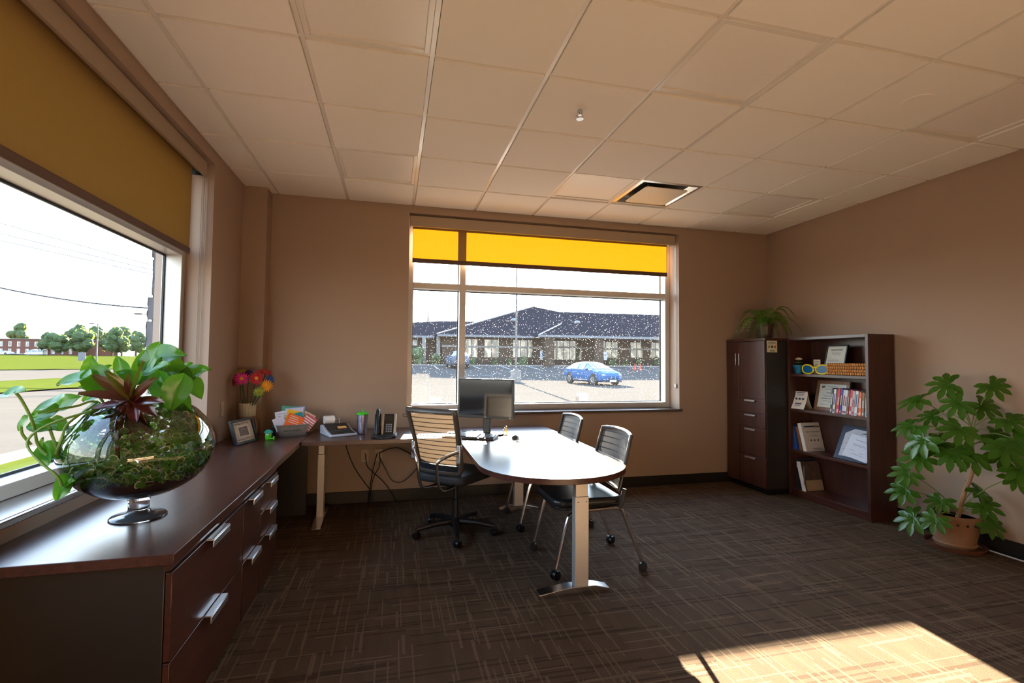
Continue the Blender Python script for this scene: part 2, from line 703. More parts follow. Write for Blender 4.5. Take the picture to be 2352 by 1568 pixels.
BX0, BX1, BZ0, BZ1 = 1.437, 4.410, 0.826, 2.790      # opening in the back wall
LY0, LY1, LZ0, LZ1 = -4.25, -0.863, 0.778, 2.775     # opening in the left wall
b = MB()
b.bx(0, BX0, 0, 0.36, 0, H).bx(BX1, W + 0.3, 0, 0.36, 0, H)
b.bx(BX0, BX1, 0, 0.36, 0, BZ0 - 0.026).bx(BX0, BX1, 0, 0.36, BZ1, H)
tag(b.build('wall_back', M['wall'], smooth=0), 'tan painted wall around the wide window', 'wall', kind='structure')
b = MB()
b.bx(-0.36, 0, LY1, 0.36, 0, H).bx(-0.36, 0, YF - 0.3, LY0, 0, H)
b.bx(-0.36, 0, LY0, LY1, 0, LZ0 - 0.025).bx(-0.36, 0, LY0, LY1, LZ1, H)
b.bx(0, 0.195, -0.172, 0, 0, H)
tag(b.build('wall_left', M['wall'], smooth=0), 'tan painted wall around the left window with a corner bump', 'wall', kind='structure')
tag(MB().bx(W, W + 0.3, YF - 0.3, 0, 0, H).build('wall_right', M['wall'], smooth=0), 'plain tan painted wall behind the bookcase and big plant', 'wall', kind='structure')
tag(MB().bx(0, W, YF - 0.3, YF, 0, H).build('wall_front', M['wall'], smooth=0), 'tan painted wall behind the camera', 'wall', kind='structure')

b = MB().bx(0.195, W, -0.012, 0, 0, 0.108)
tag(b.build('baseboard_back', M['base'], bevel=0.003), 'black rubber baseboard under the wide window', 'baseboard', kind='structure')
b = MB().bx(W - 0.012, W, YF, -0.012, 0, 0.108)
tag(b.build('baseboard_right', M['base'], bevel=0.003), 'black rubber baseboard along the right wall', 'baseboard', kind='structure')
b = MB().bx(0, 0.012, YF, -0.172, 0, 0.108)
tag(b.build('baseboard_left', M['base'], bevel=0.003), 'black rubber baseboard behind the credenza', 'baseboard', kind='structure')

# ceiling: slab above, a runner grid and one panel per cell
ceil = MB().bx(-0.36, W + 0.3, YF - 0.3, 0.36, H + 0.03, H + 0.3).build('ceiling', M['slab'], smooth=0)
tag(ceil, 'suspended ceiling of cream acoustic tiles in a metal grid', 'ceiling', kind='structure')
T = 0.6096
GX = [0.0] + [0.25 + T * i for i in range(9)] + [W]
GY = [0.0] + [0.03 - T * j for j in range(1, 11)] + [YF]
for i in range(9):
    x = 0.25 + T * i
    MB().bx(x - 0.012, x + 0.012, YF, 0, H, H + 0.02).build('grid_runner', M['tee'], ceil, smooth=0)
for j in range(1, 11):
    y = 0.03 - T * j
    for c in range(len(GX) - 1):
        MB().bx(GX[c] + 0.012, GX[c + 1] - 0.012, y - 0.012, y + 0.012, H + 0.0012, H + 0.02).build('cross_tee', M['tee'], ceil, smooth=0)
for nm, bb in (('edge_trim', (0, W, -0.02, 0)), ('edge_trim', (0, 0.02, YF, 0)), ('edge_trim', (W - 0.02, W, YF, 0))):
    MB().bx(*bb, H - 0.001, H + 0.02).build(nm, M['tee'], ceil, smooth=0)
LIGHTS = {(1, 4): 'far left', (4, 4): 0, (7, 4): 0, (1, 1): 0, (4, 1): 0, (7, 1): 0, (1, 7): 0, (4, 7): 0, (7, 7): 0}
DIFF = (5, 1)
tile_mesh = {}
for c in range(len(GX) - 1):
    for r in range(len(GY) - 1):
        key = (c - 1, r)
        if key in LIGHTS or key == DIFF:
            continue
        x0, x1 = GX[c] + 0.0145, GX[c + 1] - 0.0145
        y1, y0 = GY[r] - 0.0145, GY[r + 1] + 0.0145
        if x1 - x0 < 0.02 or y1 - y0 < 0.02:
            continue
        sx, sy = round(x1 - x0, 4), round(y1 - y0, 4)
        if (sx, sy) not in tile_mesh:
            tile_mesh[(sx, sy)] = MB().bx(-sx / 2, sx / 2, -sy / 2, sy / 2, -0.010, 0.012).mesh('ceiling_tile', M['tile'], smooth=0)
        t_ = bpy.data.objects.new('ceiling_tile', tile_mesh[(sx, sy)])
        COL.objects.link(t_)
        t_.location = ((x0 + x1) / 2, (y0 + y1) / 2, H)
        t_.parent = ceil
LAB = {(1, 4): 'square ceiling light panel nearest the left window, cut by the top edge', (4, 4): 'square ceiling light panel beside the tile with the sprinkler head',
       (7, 4): 'dim square ceiling light panel nearest the right wall', (1, 1): 'square ceiling light panel in the row by the window, nearest the left wall',
       (4, 1): 'bright square ceiling light panel touching the air diffuser', (7, 1): 'dark square ceiling light panel above the storage cabinet',
       (1, 7): 'square ceiling light panel behind the camera on the left', (4, 7): 'square ceiling light panel behind the camera in the middle', (7, 7): 'square ceiling light panel behind the camera on the right'}
for (i, j), _ in LIGHTS.items():
    cx, cy = 0.25 + T * (i + 0.5), 0.03 - T * (j + 0.5)
    t = thing('ceiling_light', (cx, cy, H), LAB[(i, j)], 'ceiling light', 'recessed ceiling light panels')
    h = T / 2 - 0.013
    b = MB()
    for s in (-1, 1):
        b.bx(s * h if s < 0 else h - 0.028, -h + 0.028 if s < 0 else h, -h, h, -0.004, 0.012)
        b.bx(-h + 0.028, h - 0.028, s * h if s < 0 else h - 0.028, -h + 0.028 if s < 0 else h, -0.004, 0.012)
    b.build('frame', M['tee'], t, local=True, bevel=0.003)
    MB().bx(-h + 0.027, h - 0.027, -h + 0.027, h - 0.027, 0.004, 0.014).build('diffuser_panel', M['diffuser'], t, local=True, smooth=0)
# air diffuser: recessed metal pan with a square plaque hanging in it
cx, cy = 0.25 + T * 5.5, 0.03 - T * 1.5
t = thing('air_diffuser', (cx, cy, H), 'square plaque air diffuser with shiny recessed frame in ceiling', 'air vent')
h = T / 2 - 0.013
M['pan'] = plain('diffuser_metal', (0.72, 0.68, 0.62), 0.18, 0.75, 0.03)
M['plaque'] = plain('diffuser_plaque', (0.74, 0.66, 0.52), 0.3, 0.0, 0.02)
b = MB()
rings = [(h, 0.0), (h - 0.03, -0.002), (h - 0.075, 0.028)]
for k in range(2):
    (a0, z0), (a1, z1) = rings[k], rings[k + 1]
    v0 = [(-a0, -a0, z0), (a0, -a0, z0), (a0, a0, z0), (-a0, a0, z0)]
    v1 = [(-a1, -a1, z1), (a1, -a1, z1), (a1, a1, z1), (-a1, a1, z1)]
    b.raw(v0 + v1, [(i, (i + 1) % 4, 4 + (i + 1) % 4, 4 + i) for i in range(4)])
b.build('pan', M['pan'], t, local=True, smooth=0)
MB().bx(-h + 0.01, h - 0.01, -h + 0.01, h - 0.01, 0.0275, 0.0295).build('duct_opening', M['gasket'], t, local=True, smooth=0)
hp = h - 0.085
poly = []
for (sx, sy, a0) in ((1, 1, 0), (-1, 1, 90), (-1, -1, 180), (1, -1, 270)):
    poly += arc((sx * (hp - 0.03), sy * (hp - 0.03)), 0.03, a0, a0 + 90, 4)
MB().prism(poly, -0.018, -0.012).build('plaque', M['plaque'], t, local=True, bevel=0.002)
for sx in (-1, 1):
    for sy in (-1, 1):
        MB().cyl((sx * 0.17, sy * 0.17, -0.012), (sx * 0.17, sy * 0.17, 0.0275), 0.004, n=8).build('hanger_post', M['chrome'], t, local=True)
# sprinkler head and concealed cover plate
t = thing('fire_sprinkler', (2.372, -2.127, H - 0.005), 'small chrome sprinkler head hanging from a ceiling tile', 'sprinkler')
MB().lathe([(0.0, -0.012), (0.034, -0.012), (0.036, -0.004), (0.036, 0.0)], 24).build('escutcheon', M['white'], t, local=True)
MB().lathe([(0.016, -0.012), (0.016, -0.03), (0.011, -0.034), (0.011, -0.04)], 16).build('body', M['chrome'], t, local=True)
MB().tube([(0.016, 0, -0.03), (0.02, 0, -0.044), (0.006, 0, -0.06), (0, 0, -0.062), (-0.006, 0, -0.06), (-0.02, 0, -0.044), (-0.016, 0, -0.03)], 0.003, 6).build('frame_arm', M['chrome'], t, local=True)
MB().lathe([(0, -0.064), (0.022, -0.064), (0.022, -0.061), (0, -0.061)], 16).build('deflector', M['chrome'], t, local=True)
b = MB().lathe([(0, -0.009), (0.075, -0.009), (0.078, -0.006), (0.078, -0.003), (0.0, -0.003)], 32, (4.211, -2.711, H - 0.005))
o = b.build('sprinkler_cover', M['diffuser'], origin=(4.211, -2.711, H))
tag(o, 'flat round grey cover plate on the ceiling at right', 'cover plate')


# ------------------------------------------------------------------ windows
def bar(name, parent, x0, x1, y0, y1, z0, z1, m=None):
    return MB().bx(x0, x1, y0, y1, z0, z1).build(name, m or M['alu'], parent, bevel=0.003)


win = thing('window_1', ((BX0 + BX1) / 2, 0.2, BZ0), 'wide aluminium framed window looking on the parking lot', 'window', kind='structure')
fy0, fy1, gy = 0.19, 0.315, 0.300
fw = 0.058
bar('frame_side', win, BX0, BX0 + 0.05, fy0, fy1, BZ0, BZ1)
bar('frame_side', win, BX1 - fw, BX1, fy0, fy1, BZ0, BZ1)
bar('frame_bottom', win, BX0 + 0.05, BX1 - fw, fy0, fy1, BZ0, BZ0 + 0.062)
bar('frame_top', win, BX0 + 0.05, BX1 - fw, fy0, fy1, BZ1 - 0.06, BZ1)
bar('mullion', win, 1.964, 2.028, fy0, fy1, BZ0 + 0.062, BZ1 - 0.06)
bar('transom', win, BX0 + 0.05, 1.964, fy0, fy1, 2.076, 2.136)
bar('transom', win, 2.028, BX1 - fw, fy0, fy1, 2.076, 2.136)
for (x0, x1) in ((BX0 + 0.05, 1.964), (2.028, BX1 - fw)):
    for (z0, z1) in ((BZ0 + 0.062, 2.076), (2.136, BZ1 - 0.06)):
        p = MB().bx(x0, x1, gy, gy + 0.006, z0, z1)
        MBp = MB().raw([(x0, gy, z0), (x1, gy, z0), (x1, gy, z1), (x0, gy, z1)], [(0, 1, 2, 3)])
        pane = MBp.build('pane', M['glass_dusty'], win, smooth=0)
        b = MB()
        g = 0.009
        b.bx(x0, x0 + g, gy - 0.006, gy + 0.006, z0, z1).bx(x1 - g, x1, gy - 0.006, gy + 0.006, z0, z1)
        b.bx(x0 + g, x1 - g, gy - 0.006, gy + 0.006, z0, z0 + g).bx(x0 + g, x1 - g, gy - 0.006, gy + 0.006, z1 - g, z1)
        b.build('gasket', M['gasket'], pane, smooth=0)
MB().bx(BX0 - 0.033, BX1 + 0.027, -0.022, 0.0, BZ0 - 0.026, BZ0).bx(BX0, BX1, 0.0, 0.36, BZ0 - 0.026, BZ0).build('window_sill', M['sill'], win, bevel=0.004)

win2 = thing('window_2', (-0.2, (LY0 + LY1) / 2, LZ0), 'aluminium framed window on the left above the credenza', 'window', kind='structure')
fx0, fx1, gx = -0.295, -0.17, -0.28
bar('frame_side', win2, fx0, fx1, LY1 - fw, LY1, LZ0, LZ1)
bar('frame_side', win2, fx0, fx1, LY0, LY0 + fw, LZ0, LZ1)
bar('frame_bottom', win2, fx0, fx1, LY0 + fw, LY1 - fw, LZ0, LZ0 + 0.062)
bar('frame_top', win2, fx0, fx1, LY0 + fw, LY1 - fw, LZ1 - 0.06, LZ1)
bar('mullion', win2, fx0, fx1, -3.5, -3.44, LZ0 + 0.062, LZ1 - 0.06)
bar('transom', win2, fx0, fx1, -3.44, LY1 - fw, 2.076, 2.136)
bar('transom', win2, fx0, fx1, LY0 + fw, -3.5, 2.076, 2.136)
for (y0, y1) in ((LY0 + fw, -3.5), (-3.44, LY1 - fw)):
    for (z0, z1) in ((LZ0 + 0.062, 2.076), (2.136, LZ1 - 0.06)):
        pane = MB().raw([(gx, y0, z0), (gx, y1, z0), (gx, y1, z1), (gx, y0, z1)], [(0, 1, 2, 3)]).build('pane', M['glass'], win2, smooth=0)
        b = MB()
        g = 0.012
        b.bx(gx - 0.006, gx + 0.006, y0, y0 + g, z0, z1).bx(gx - 0.006, gx + 0.006, y1 - g, y1, z0, z1)
        b.bx(gx - 0.006, gx + 0.006, y0 + g, y1 - g, z0, z0 + g).bx(gx - 0.006, gx + 0.006, y0 + g, y1 - g, z1 - g, z1)
        b.build('gasket', M['gasket'], pane, smooth=0)
MB().bx(0.0, 0.022, LY0 - 0.03, LY1 + 0.03, LZ0 - 0.025, LZ0).bx(-0.36, 0.0, LY0, LY1, LZ0 - 0.025, LZ0).build('window_sill', M['sill'], win2, bevel=0.004)


# ------------------------------------------------------------------ roller shades
def shade(axis, a0, a1, off, ztop, zbot, label, chain_at):
    """axis 'x': hangs in the back window; 'y': in the left one. off = distance outward from the wall face"""
    def P(a, d, z):
        return (a, d, z) if axis == 'x' else (-d, a, z)

    def BXP(b, a0_, a1_, d0, d1, z0, z1):
        if axis == 'x':
            return b.bx(a0_, a1_, d0, d1, z0, z1)
        return b.bx(-d1, -d0, a0_, a1_, z0, z1)
    c = (a0 + a1) / 2
    t = thing('roller_shade', P(c, off, zbot), label, 'roller shade', 'roller shades')
    b = MB()
    BXP(b, a0, a1, off - 0.055, off - 0.052, ztop - 0.105, ztop)
    BXP(b, a0, a1, off - 0.055, off + 0.045, ztop - 0.003, ztop)
    BXP(b, a0, a1, off - 0.052, off - 0.035, ztop - 0.105, ztop - 0.102)
    b.build('valance', M['valance'], t, bevel=0.001)
    for a in (a0, a1 - 0.004):
        BXP(MB(), a, a + 0.004, off - 0.052, off + 0.045, ztop - 0.1, ztop - 0.003).build('end_bracket', M['black'], t)
    MB().cyl(P(a0 + 0.006, off + 0.0, ztop - 0.045), P(a1 - 0.006, off + 0.0, ztop - 0.045), 0.03, n=18).build('roller_tube', M['shade'], t)
    a2, a3 = a0 + 0.028, a1 - 0.048
    if axis == 'y':
        a2, a3 = a0 + 0.03, a1 - 0.03
    dd = off + 0.03

    def fn(u, v):
        z = zbot + (ztop - 0.045 - zbot) * v
        wv = 0.0015 * math.sin(u * 9 + v * 2) * (1 - v)
        return P(a2 + (a3 - a2) * u, dd + wv, z)
    MB().grid(fn, 30, 8).build('fabric', M['shade'], t, smooth=180)
    b = MB()
    BXP(b, a2, a3, dd - 0.006, dd + 0.006, zbot - 0.045, zbot)
    b.build('hem_bar', M['hem'], t, bevel=0.003)
    # bead chain loop and its tensioner
    ca, cz = chain_at
    pts = []
    for s in (-1, 1):
        pts.append([P(ca, off - 0.02 + s * 0.012, ztop - 0.1), P(ca, off - 0.02 + s * 0.012, cz)])
    b = MB()
    for q in pts:
        b.tube(q, 0.0022, 6)
    b.build('bead_chain', M['chain'], t)
    BXP(MB(), ca - 0.010, ca + 0.005, off - 0.034, off - 0.006, cz - 0.045, cz).build('chain_tensioner', M['valance'] if axis == 'y' else M['chrome'], t, bevel=0.005)
    return t


shade('x', 1.445, 4.372, 0.075, 2.772, 2.365, 'sunlit orange roller shade pulled partly down in the wide window', (4.398, 1.10))
shade('y', -4.24, -0.925, 0.085, 2.762, 2.125, 'brown roller shade pulled partly down in the left window', (-0.875, 1.15))
# ------------------------------------------------------------------ credenza under the left window
DZ = 0.695
t = thing('credenza_worktop', (0.31, -1.57, 0.66), 'long dark walnut worktop under the left window', 'worktop')
MB().bx(0.002, 0.613, -2.96, -0.176, 0.66, DZ).build('top', M['wood_y'], t, bevel=0.002)
MB().bx(0.03, 0.596, -0.285, -0.255, 0.0, 0.66).build('end_panel', M['dark_panel'], t, bevel=0.002)


def tab_pull(parent, yc, zt, half=0.1):
    """lipped bar pull clipped over a drawer's top edge"""
    b = MB()
    b.bx(0.598, 0.626, yc - half, yc + half, zt - 0.004, zt + 0.002)
    b.bx(0.622, 0.627, yc - half, yc + half, zt - 0.030, zt - 0.004)
    return b.build('handle', M['handle'], parent, bevel=0.0015)


def file_unit(y0, y1, splits, label, half):
    t = thing('filing_cabinet', (0.3, (y0 + y1) / 2, 0), label, 'cabinet', 'drawer units under the credenza top')
    MB().bx(0.03, 0.576, y0 + 0.001, y1 - 0.001, 0.03, 0.6595).build('body', M['dark_panel'], t, bevel=0.002)
    MB().bx(0.06, 0.55, y0 + 0.02, y1 - 0.02, 0.0, 0.03).build('plinth', M['black'], t)
    MB().bx(0.576, 0.590, y0 + 0.001, y1 - 0.001, 0.628, 0.6595).build('rail', M['wood_y'], t, bevel=0.001)
    zs = [0.622] + splits + [0.035]
    for k in range(len(zs) - 1):
        d = MB().bx(0.578, 0.598, y0 + 0.004, y1 - 0.004, zs[k + 1] + 0.006, zs[k]).build('drawer', M['wood_y'], t, bevel=0.0015)
        tab_pull(d, (y0 + y1) / 2, zs[k], half)
    return t


file_unit(-2.93, -2.12, [0.322], 'wide walnut two-drawer file unit at the near end of the credenza', 0.10)
file_unit(-2.12, -1.80, [0.322], 'narrow walnut two-drawer file unit between the wide unit and the three-drawer unit', 0.09)
file_unit(-1.80, -1.40, [0.468, 0.318], 'walnut three-drawer pedestal at the far end of the credenza', 0.09)


# ------------------------------------------------------------------ desk and table
def desk_leg(parent, cx, cy, along, a0, a1, w=0.085, d=0.055, split=0.55, top=0.662):
    """telescopic column with a flat tapered foot running along 'x' or 'y' from a0 to a1"""
    if along == 'x':
        sx, sy = w, d
    else:
        sx, sy = d, w
    leg = MB().bx(cx - sx / 2, cx + sx / 2, cy - sy / 2, cy + sy / 2, 0.03, split).build('leg', M['steel'], parent, bevel=0.003)
    MB().bx(cx - sx / 2 + 0.004, cx + sx / 2 - 0.004, cy - sy / 2 + 0.004, cy + sy / 2 - 0.004, split, top).build('inner_column', M['steel'], leg, bevel=0.002)
    b = MB()
    for s in (-1, 1):
        if along == 'x':
            b.cyl((cx + s * 0.026, cy - sy / 2 - 0.001, split - 0.03), (cx + s * 0.026, cy - sy / 2 + 0.002, split - 0.03), 0.0035, n=10)
    if b.v:
        b.build('screw', M['black'], leg)
    hw = 0.038
    m0, m1 = (cx if along == 'x' else cy) - 0.06, (cx if along == 'x' else cy) + 0.06
    prof = [(a0, 0.0), (a1, 0.0), (a1, 0.012), (m1 + 0.02, 0.036), (m0 - 0.02, 0.036), (a0, 0.012)]
    vs, n = [], len(prof)
    for s in (-1, 1):
        for (a, z) in prof:
            vs.append((a, cy + s * hw, z) if along == 'x' else (cx + s * hw, a, z))
    fs = [tuple(range(n)), tuple(range(2 * n - 1, n - 1, -1))] + [(i, n + i, n + (i + 1) % n, (i + 1) % n) for i in range(n)]
    MB().raw(vs, fs).build('foot', M['chrome'], parent, bevel=0.003)
    return leg


t = thing('corner_desk', (1.23, -0.36, 0), 'dark walnut desk against the back wall holding the phone', 'desk')
MB().bx(0.617, 1.836, -0.712, -0.014, 0.66, DZ).build('top', M['wood_x'], t, bevel=0.002)
desk_leg(t, 0.737, -0.44, 'y', -0.70, -0.12)
MB().bx(0.70, 1.80, -0.47, -0.41, 0.625, 0.66).build('crossbar', M['black'], t, bevel=0.002)

t = thing('conference_table', (2.314, -1.2, 0), 'walnut table with rounded end and silver legs in the room middle', 'table')
TCX, TR = 2.314, 0.476
poly = [(TCX + TR, -0.10), (TCX - TR, -0.10)] + arc((TCX, -1.79), TR, 180, 360, 40)
MB().prism(poly, 0.662, DZ).build('top', M['wood_y'], t, bevel=0.002)
desk_leg(t, 2.402, -2.085, 'x', 2.14, 2.575)
desk_leg(t, 2.435, -0.49, 'x', 2.26, 2.62)
MB().bx(2.36, 2.44, -2.05, -0.52, 0.63, 0.6615).build('crossbar', M['black'], t, bevel=0.002)


# ------------------------------------------------------------------ caster helper
def caster(parent, x, y, ang=0.0, r=0.028, top=0.075, mat=None):
    ca, sa = math.cos(ang), math.sin(ang)
    b = MB()
    for s in (-1, 1):
        b.cyl((x + s * 0.004 * ca, y + s * 0.004 * sa, r), (x + s * 0.022 * ca, y + s * 0.022 * sa, r), r, r * 0.93, 18)
    b.bx(x - 0.003, x + 0.003, y - 0.003, y + 0.003, r, top)
    b.tube([(x, y, r), (x, y, top)], [0.012, 0.007], 10)
    return b.build('caster', mat or M['black'], parent, local=True, bevel=0.0)


# ------------------------------------------------------------------ task chair
M['net_tan'] = mesh_fabric('task_chair_net', '#463b31', 0.4)
M['net_grey'] = mesh_fabric('guest_chair_net', '#4a4d52', 0.3, pitch=0.04)
M['frame_grey'] = plain('chair_frame_grey', '#4a4540', 0.35)
M['seat'] = plain('seat_fabric', '#1d2026', 0.7, 0, 0.15, 300, 0.2)
M['vinyl'] = plain('seat_vinyl', '#23262b', 0.3, 0, 0.1)


def cushion(w0, w1, d, z0, z1, yoff=0.0, rr=0.07):
    """rounded seat slab: rear width w0, front width w1"""
    poly = []
    for (sx, sy, a0, ww) in ((1, 1, 0, w1), (-1, 1, 90, w1), (-1, -1, 180, w0), (1, -1, 270, w0)):
        poly += arc((sx * (ww / 2 - rr), yoff + sy * (d / 2 - rr)), rr, a0, a0 + 90, 6)
    return poly


def task_chair():
    t = thing('task_chair', (1.80, -0.985, 0), 'black task chair with net back seen from behind at the desk', 'chair', rz=R(-42))
    # star base
    MB().lathe([(0.0, 0.06), (0.045, 0.06), (0.05, 0.075), (0.045, 0.115), (0.032, 0.125), (0.032, 0.13)], 20).build('hub', M['black'], t, local=True)
    for k in range(5):
        a = R(20 + 72 * k)
        c, s = math.cos(a), math.sin(a)
        b = MB().tube([(0.03 * c, 0.03 * s, 0.095), (0.16 * c, 0.16 * s, 0.092), (0.31 * c, 0.31 * s, 0.07)], [0.028, 0.022, 0.015], 10)
        leg = b.build('leg', M['black'], t, local=True)
        caster(leg, 0.31 * c, 0.31 * s, a + 0.7, 0.027, 0.07)
    MB().lathe([(0.026, 0.12), (0.026, 0.26), (0.015, 0.265), (0.015, 0.39)], 16).build('gas_column', M['black'], t, local=True)
    MB().bx(-0.09, 0.09, -0.13, 0.11, 0.385, 0.425).build('tilt_mechanism', M['black'], t, local=True, bevel=0.01)
    MB().prism(cushion(0.44, 0.48, 0.46, 0, 0), 0.425, 0.495).build('seat', M['seat'], t, local=True, bevel=0.025, seg=4)

    # back: gently wrapped, leaning away from the sitter
    def bp(u, v):
        x = (u - 0.5)
        wv = 0.20 + 0.028 * v
        z = 0.50 + 0.485 * v
        y = -0.225 - 0.10 * v - 0.035 * v * v + 0.10 * x * x * 1.2
        return Vector((x * 2 * wv, y, z))
    MB().grid(lambda u, v: bp(0.06 + 0.88 * u, 0.05 + 0.9 * v), 16, 24).build('back_net', M['net_tan'], t, local=True, smooth=180)
    per = [bp(0.03, v / 12) for v in range(1, 13)] + [bp(u / 12, 0.985) for u in range(1, 12)] + [bp(0.97, v / 12) for v in range(12, 0, -1)] + [bp(u / 12, 0.03) for u in range(11, 0, -1)]
    MB().tube(per, 0.021, 10, closed=True, flat=0.7).build('back_frame', M['frame_grey'], t, local=True)
    MB().grid(lambda u, v: bp(0.03 + 0.94 * u, -0.02 + 0.17 * v) + Vector((0, -0.012, 0)), 14, 4, 0.012).build('lumbar_panel', M['vinyl'], t, local=True)
    for s in (-1, 1):
        q = smoothpath([(s * 0.205, -0.27, 0.685), (s * 0.17, -0.315, 0.67), (s * 0.10, -0.36, 0.625), (s * 0.085, -0.36, 0.56), (s * 0.085, -0.335, 0.45), (s * 0.083, -0.29, 0.405), (s * 0.08, -0.20, 0.395), (s * 0.075, -0.06, 0.40)], 5)
        MB().tube(q, 0.012, 10).build('support_tube', M['chrome'], t, local=True)
        MB().box((s * 0.207, -0.263, 0.67), (0.03, 0.022, 0.13)).build('back_bracket', M['handle'], t, local=True, bevel=0.004)
    return t


task_chair()


# ------------------------------------------------------------------ guest chairs
def guest_chair():
    t = thing('guest_chair', (2.6, -1.69, 0), 'near guest chair with grey net back and silver legs tucked under the table', 'chair', 'guest chairs at the table', rz=R(90))
    MB().prism(cushion(0.44, 0.44, 0.47, 0, 0, 0.06), 0.425, 0.475).build('seat', M['vinyl'], t, local=True, bevel=0.02, seg=4)
    MB().prism(cushion(0.42, 0.42, 0.45, 0, 0, 0.06), 0.408, 0.426).build('seat_pan', M['black'], t, local=True, bevel=0.004)

    def bp(u, v):
        x = (u - 0.5) * 2
        z = 0.52 + 0.345 * v
        w = 0.235 - 0.015 * v
        y = -0.165 - 0.095 * v + 0.045 * x * x * 0.8
        return Vector((x * w, y, z + (0.012 * (1 - x * x) if v > 0.9 else 0)))
    MB().grid(lambda u, v: bp(0.03 + 0.94 * u, 0.03 + 0.94 * v), 14, 18).build('back_net', M['net_grey'], t, local=True, smooth=180)
    per = [bp(0.0, v / 8) for v in range(0, 9)] + [bp(u / 10, 1.0) for u in range(1, 10)] + [bp(1.0, v / 8) for v in range(8, -1, -1)] + [bp(u / 10, 0.0) for u in range(9, 0, -1)]
    MB().tube(per, 0.012, 8, closed=True).build('back_frame', M['darkgrey'], t, local=True)
    for s in (-1, 1):
        # upright from seat rail to back, rear leg, front leg, each with its caster
        MB().tube([(s * 0.235, -0.135, 0.41), (s * 0.238, -0.15, 0.46), (s * 0.236, -0.168, 0.53)], [0.014, 0.016, 0.014], 10).build('back_upright', M['darkgrey'], t, local=True)
        lg = MB().tube(smoothpath([(s * 0.205, 0.14, 0.40), (s * 0.222, 0.05, 0.405), (s * 0.232, -0.10, 0.41), (s * 0.236, -0.15, 0.395), (s * 0.237, -0.19, 0.30), (s * 0.238, -0.29, 0.065)], 5), 0.0125, 10).build('leg', M['chrome'], t, local=True)
        caster(lg, s * 0.238, -0.295, 0.5 * s, 0.029, 0.07)
        lg = MB().tube(smoothpath([(s * 0.21, 0.12, 0.40), (s * 0.222, 0.19, 0.385), (s * 0.228, 0.225, 0.33), (s * 0.235, 0.295, 0.065)], 5), 0.0125, 10).build('leg', M['chrome'], t, local=True)
        caster(lg, s * 0.235, 0.298, -0.4 * s, 0.029, 0.07)
    MB().tube([(-0.225, -0.08, 0.405), (0.225, -0.08, 0.405)], 0.009, 8).build('stretcher', M['chrome'], t, local=True)
    return t


g1 = guest_chair()
g2 = copy_tree(g1)
g2.location = (2.6, -0.84, 0)
g2['label'] = 'far guest chair with grey net back, beside the window end of the table'


# ------------------------------------------------------------------ storage cabinet in the corner
def cab_pull(parent, x, y0, y1, z):
    b = MB().bx(x - 0.022, x, y0, y1, z - 0.003, z + 0.003)
    b.bx(x - 0.024, x - 0.019, y0, y1, z - 0.014, z + 0.003)
    return b.build('handle', M['handle'], parent, bevel=0.0015)


CX = 5.01
t = thing('storage_cabinet', (5.29, -0.3, 0), 'tall dark walnut cabinet with doors and drawers in the far corner', 'cabinet')
MB().bx(CX + 0.02, W - 0.015, -0.598, -0.014, 0.06, 1.578).build('body', M['dark_panel'], t, bevel=0.002)
MB().bx(CX, W - 0.015, -0.602, -0.013, 1.578, 1.606).build('top_panel', M['wood_y'], t, bevel=0.002)
MB().bx(CX + 0.04, W - 0.03, -0.58, -0.03, 0.0, 0.06).build('plinth', M['black'], t)
d = MB().bx(CX, CX + 0.019, -0.211, -0.016, 0.065, 1.573).build('door', M['wood_z'], t, bevel=0.0015)
MB().bx(CX - 0.018, CX - 0.008, -0.186, -0.176, 1.315, 1.45).build('handle', M['handle'], d, bevel=0.002)
d = MB().bx(CX, CX + 0.019, -0.597, -0.215, 0.972, 1.573).build('door', M['wood_z'], t, bevel=0.0015)
MB().bx(CX - 0.018, CX - 0.008, -0.238, -0.228, 1.315, 1.45).build('handle', M['handle'], d, bevel=0.002)
for k, (z0, z1) in enumerate(((0.818, 0.968), (0.668, 0.814), (0.372, 0.664), (0.065, 0.368))):
    d = MB().bx(CX, CX + 0.019, -0.597, -0.215, z0, z1).build('drawer', M['wood_z'], t, bevel=0.0015)
    cab_pull(d, CX, -0.47, -0.32, z1 - 0.016)

# ------------------------------------------------------------------ bookcase
BXF, BY0, BY1 = 5.28, -1.49, -0.606
t = thing('bookcase', (5.42, -1.05, 0), 'open dark walnut bookcase of four shelves against the right wall', 'bookcase')
XB = W - 0.014
MB().bx(BXF, XB, BY0, BY0 + 0.028, 0, 1.608).build('side_panel', M['wood_z'], t, bevel=0.0015)
MB().bx(BXF, XB, BY1 - 0.028, BY1, 0, 1.608).build('side_panel', M['wood_z'], t, bevel=0.0015)
MB().bx(BXF + 0.001, XB, BY0 + 0.028, BY1 - 0.028, 1.58, 1.608).build('top_panel', M['wood_y'], t, bevel=0.0015)
MB().bx(XB - 0.012, XB, BY0 + 0.028, BY1 - 0.028, 0.05, 1.58).build('back_panel', M['wood_z'], t)
SH = [1.24, 0.885, 0.470, 0.075]
for z in SH:
    MB().bx(BXF + 0.004, XB - 0.012, BY0 + 0.028, BY1 - 0.028, z - 0.026, z).build('shelf', M['wood_y'], t, bevel=0.0015)
MB().bx(BXF + 0.012, BXF + 0.03, BY0 + 0.028, BY1 - 0.028, 0.0, 0.049).build('kickboard', M['wood_y'], t)
# ------------------------------------------------------------------ outdoors: ground
from mathutils import noise as mnoise


def sstep(t):
    t = max(0.0, min(1.0, t))
    return t * t * (3 - 2 * t)


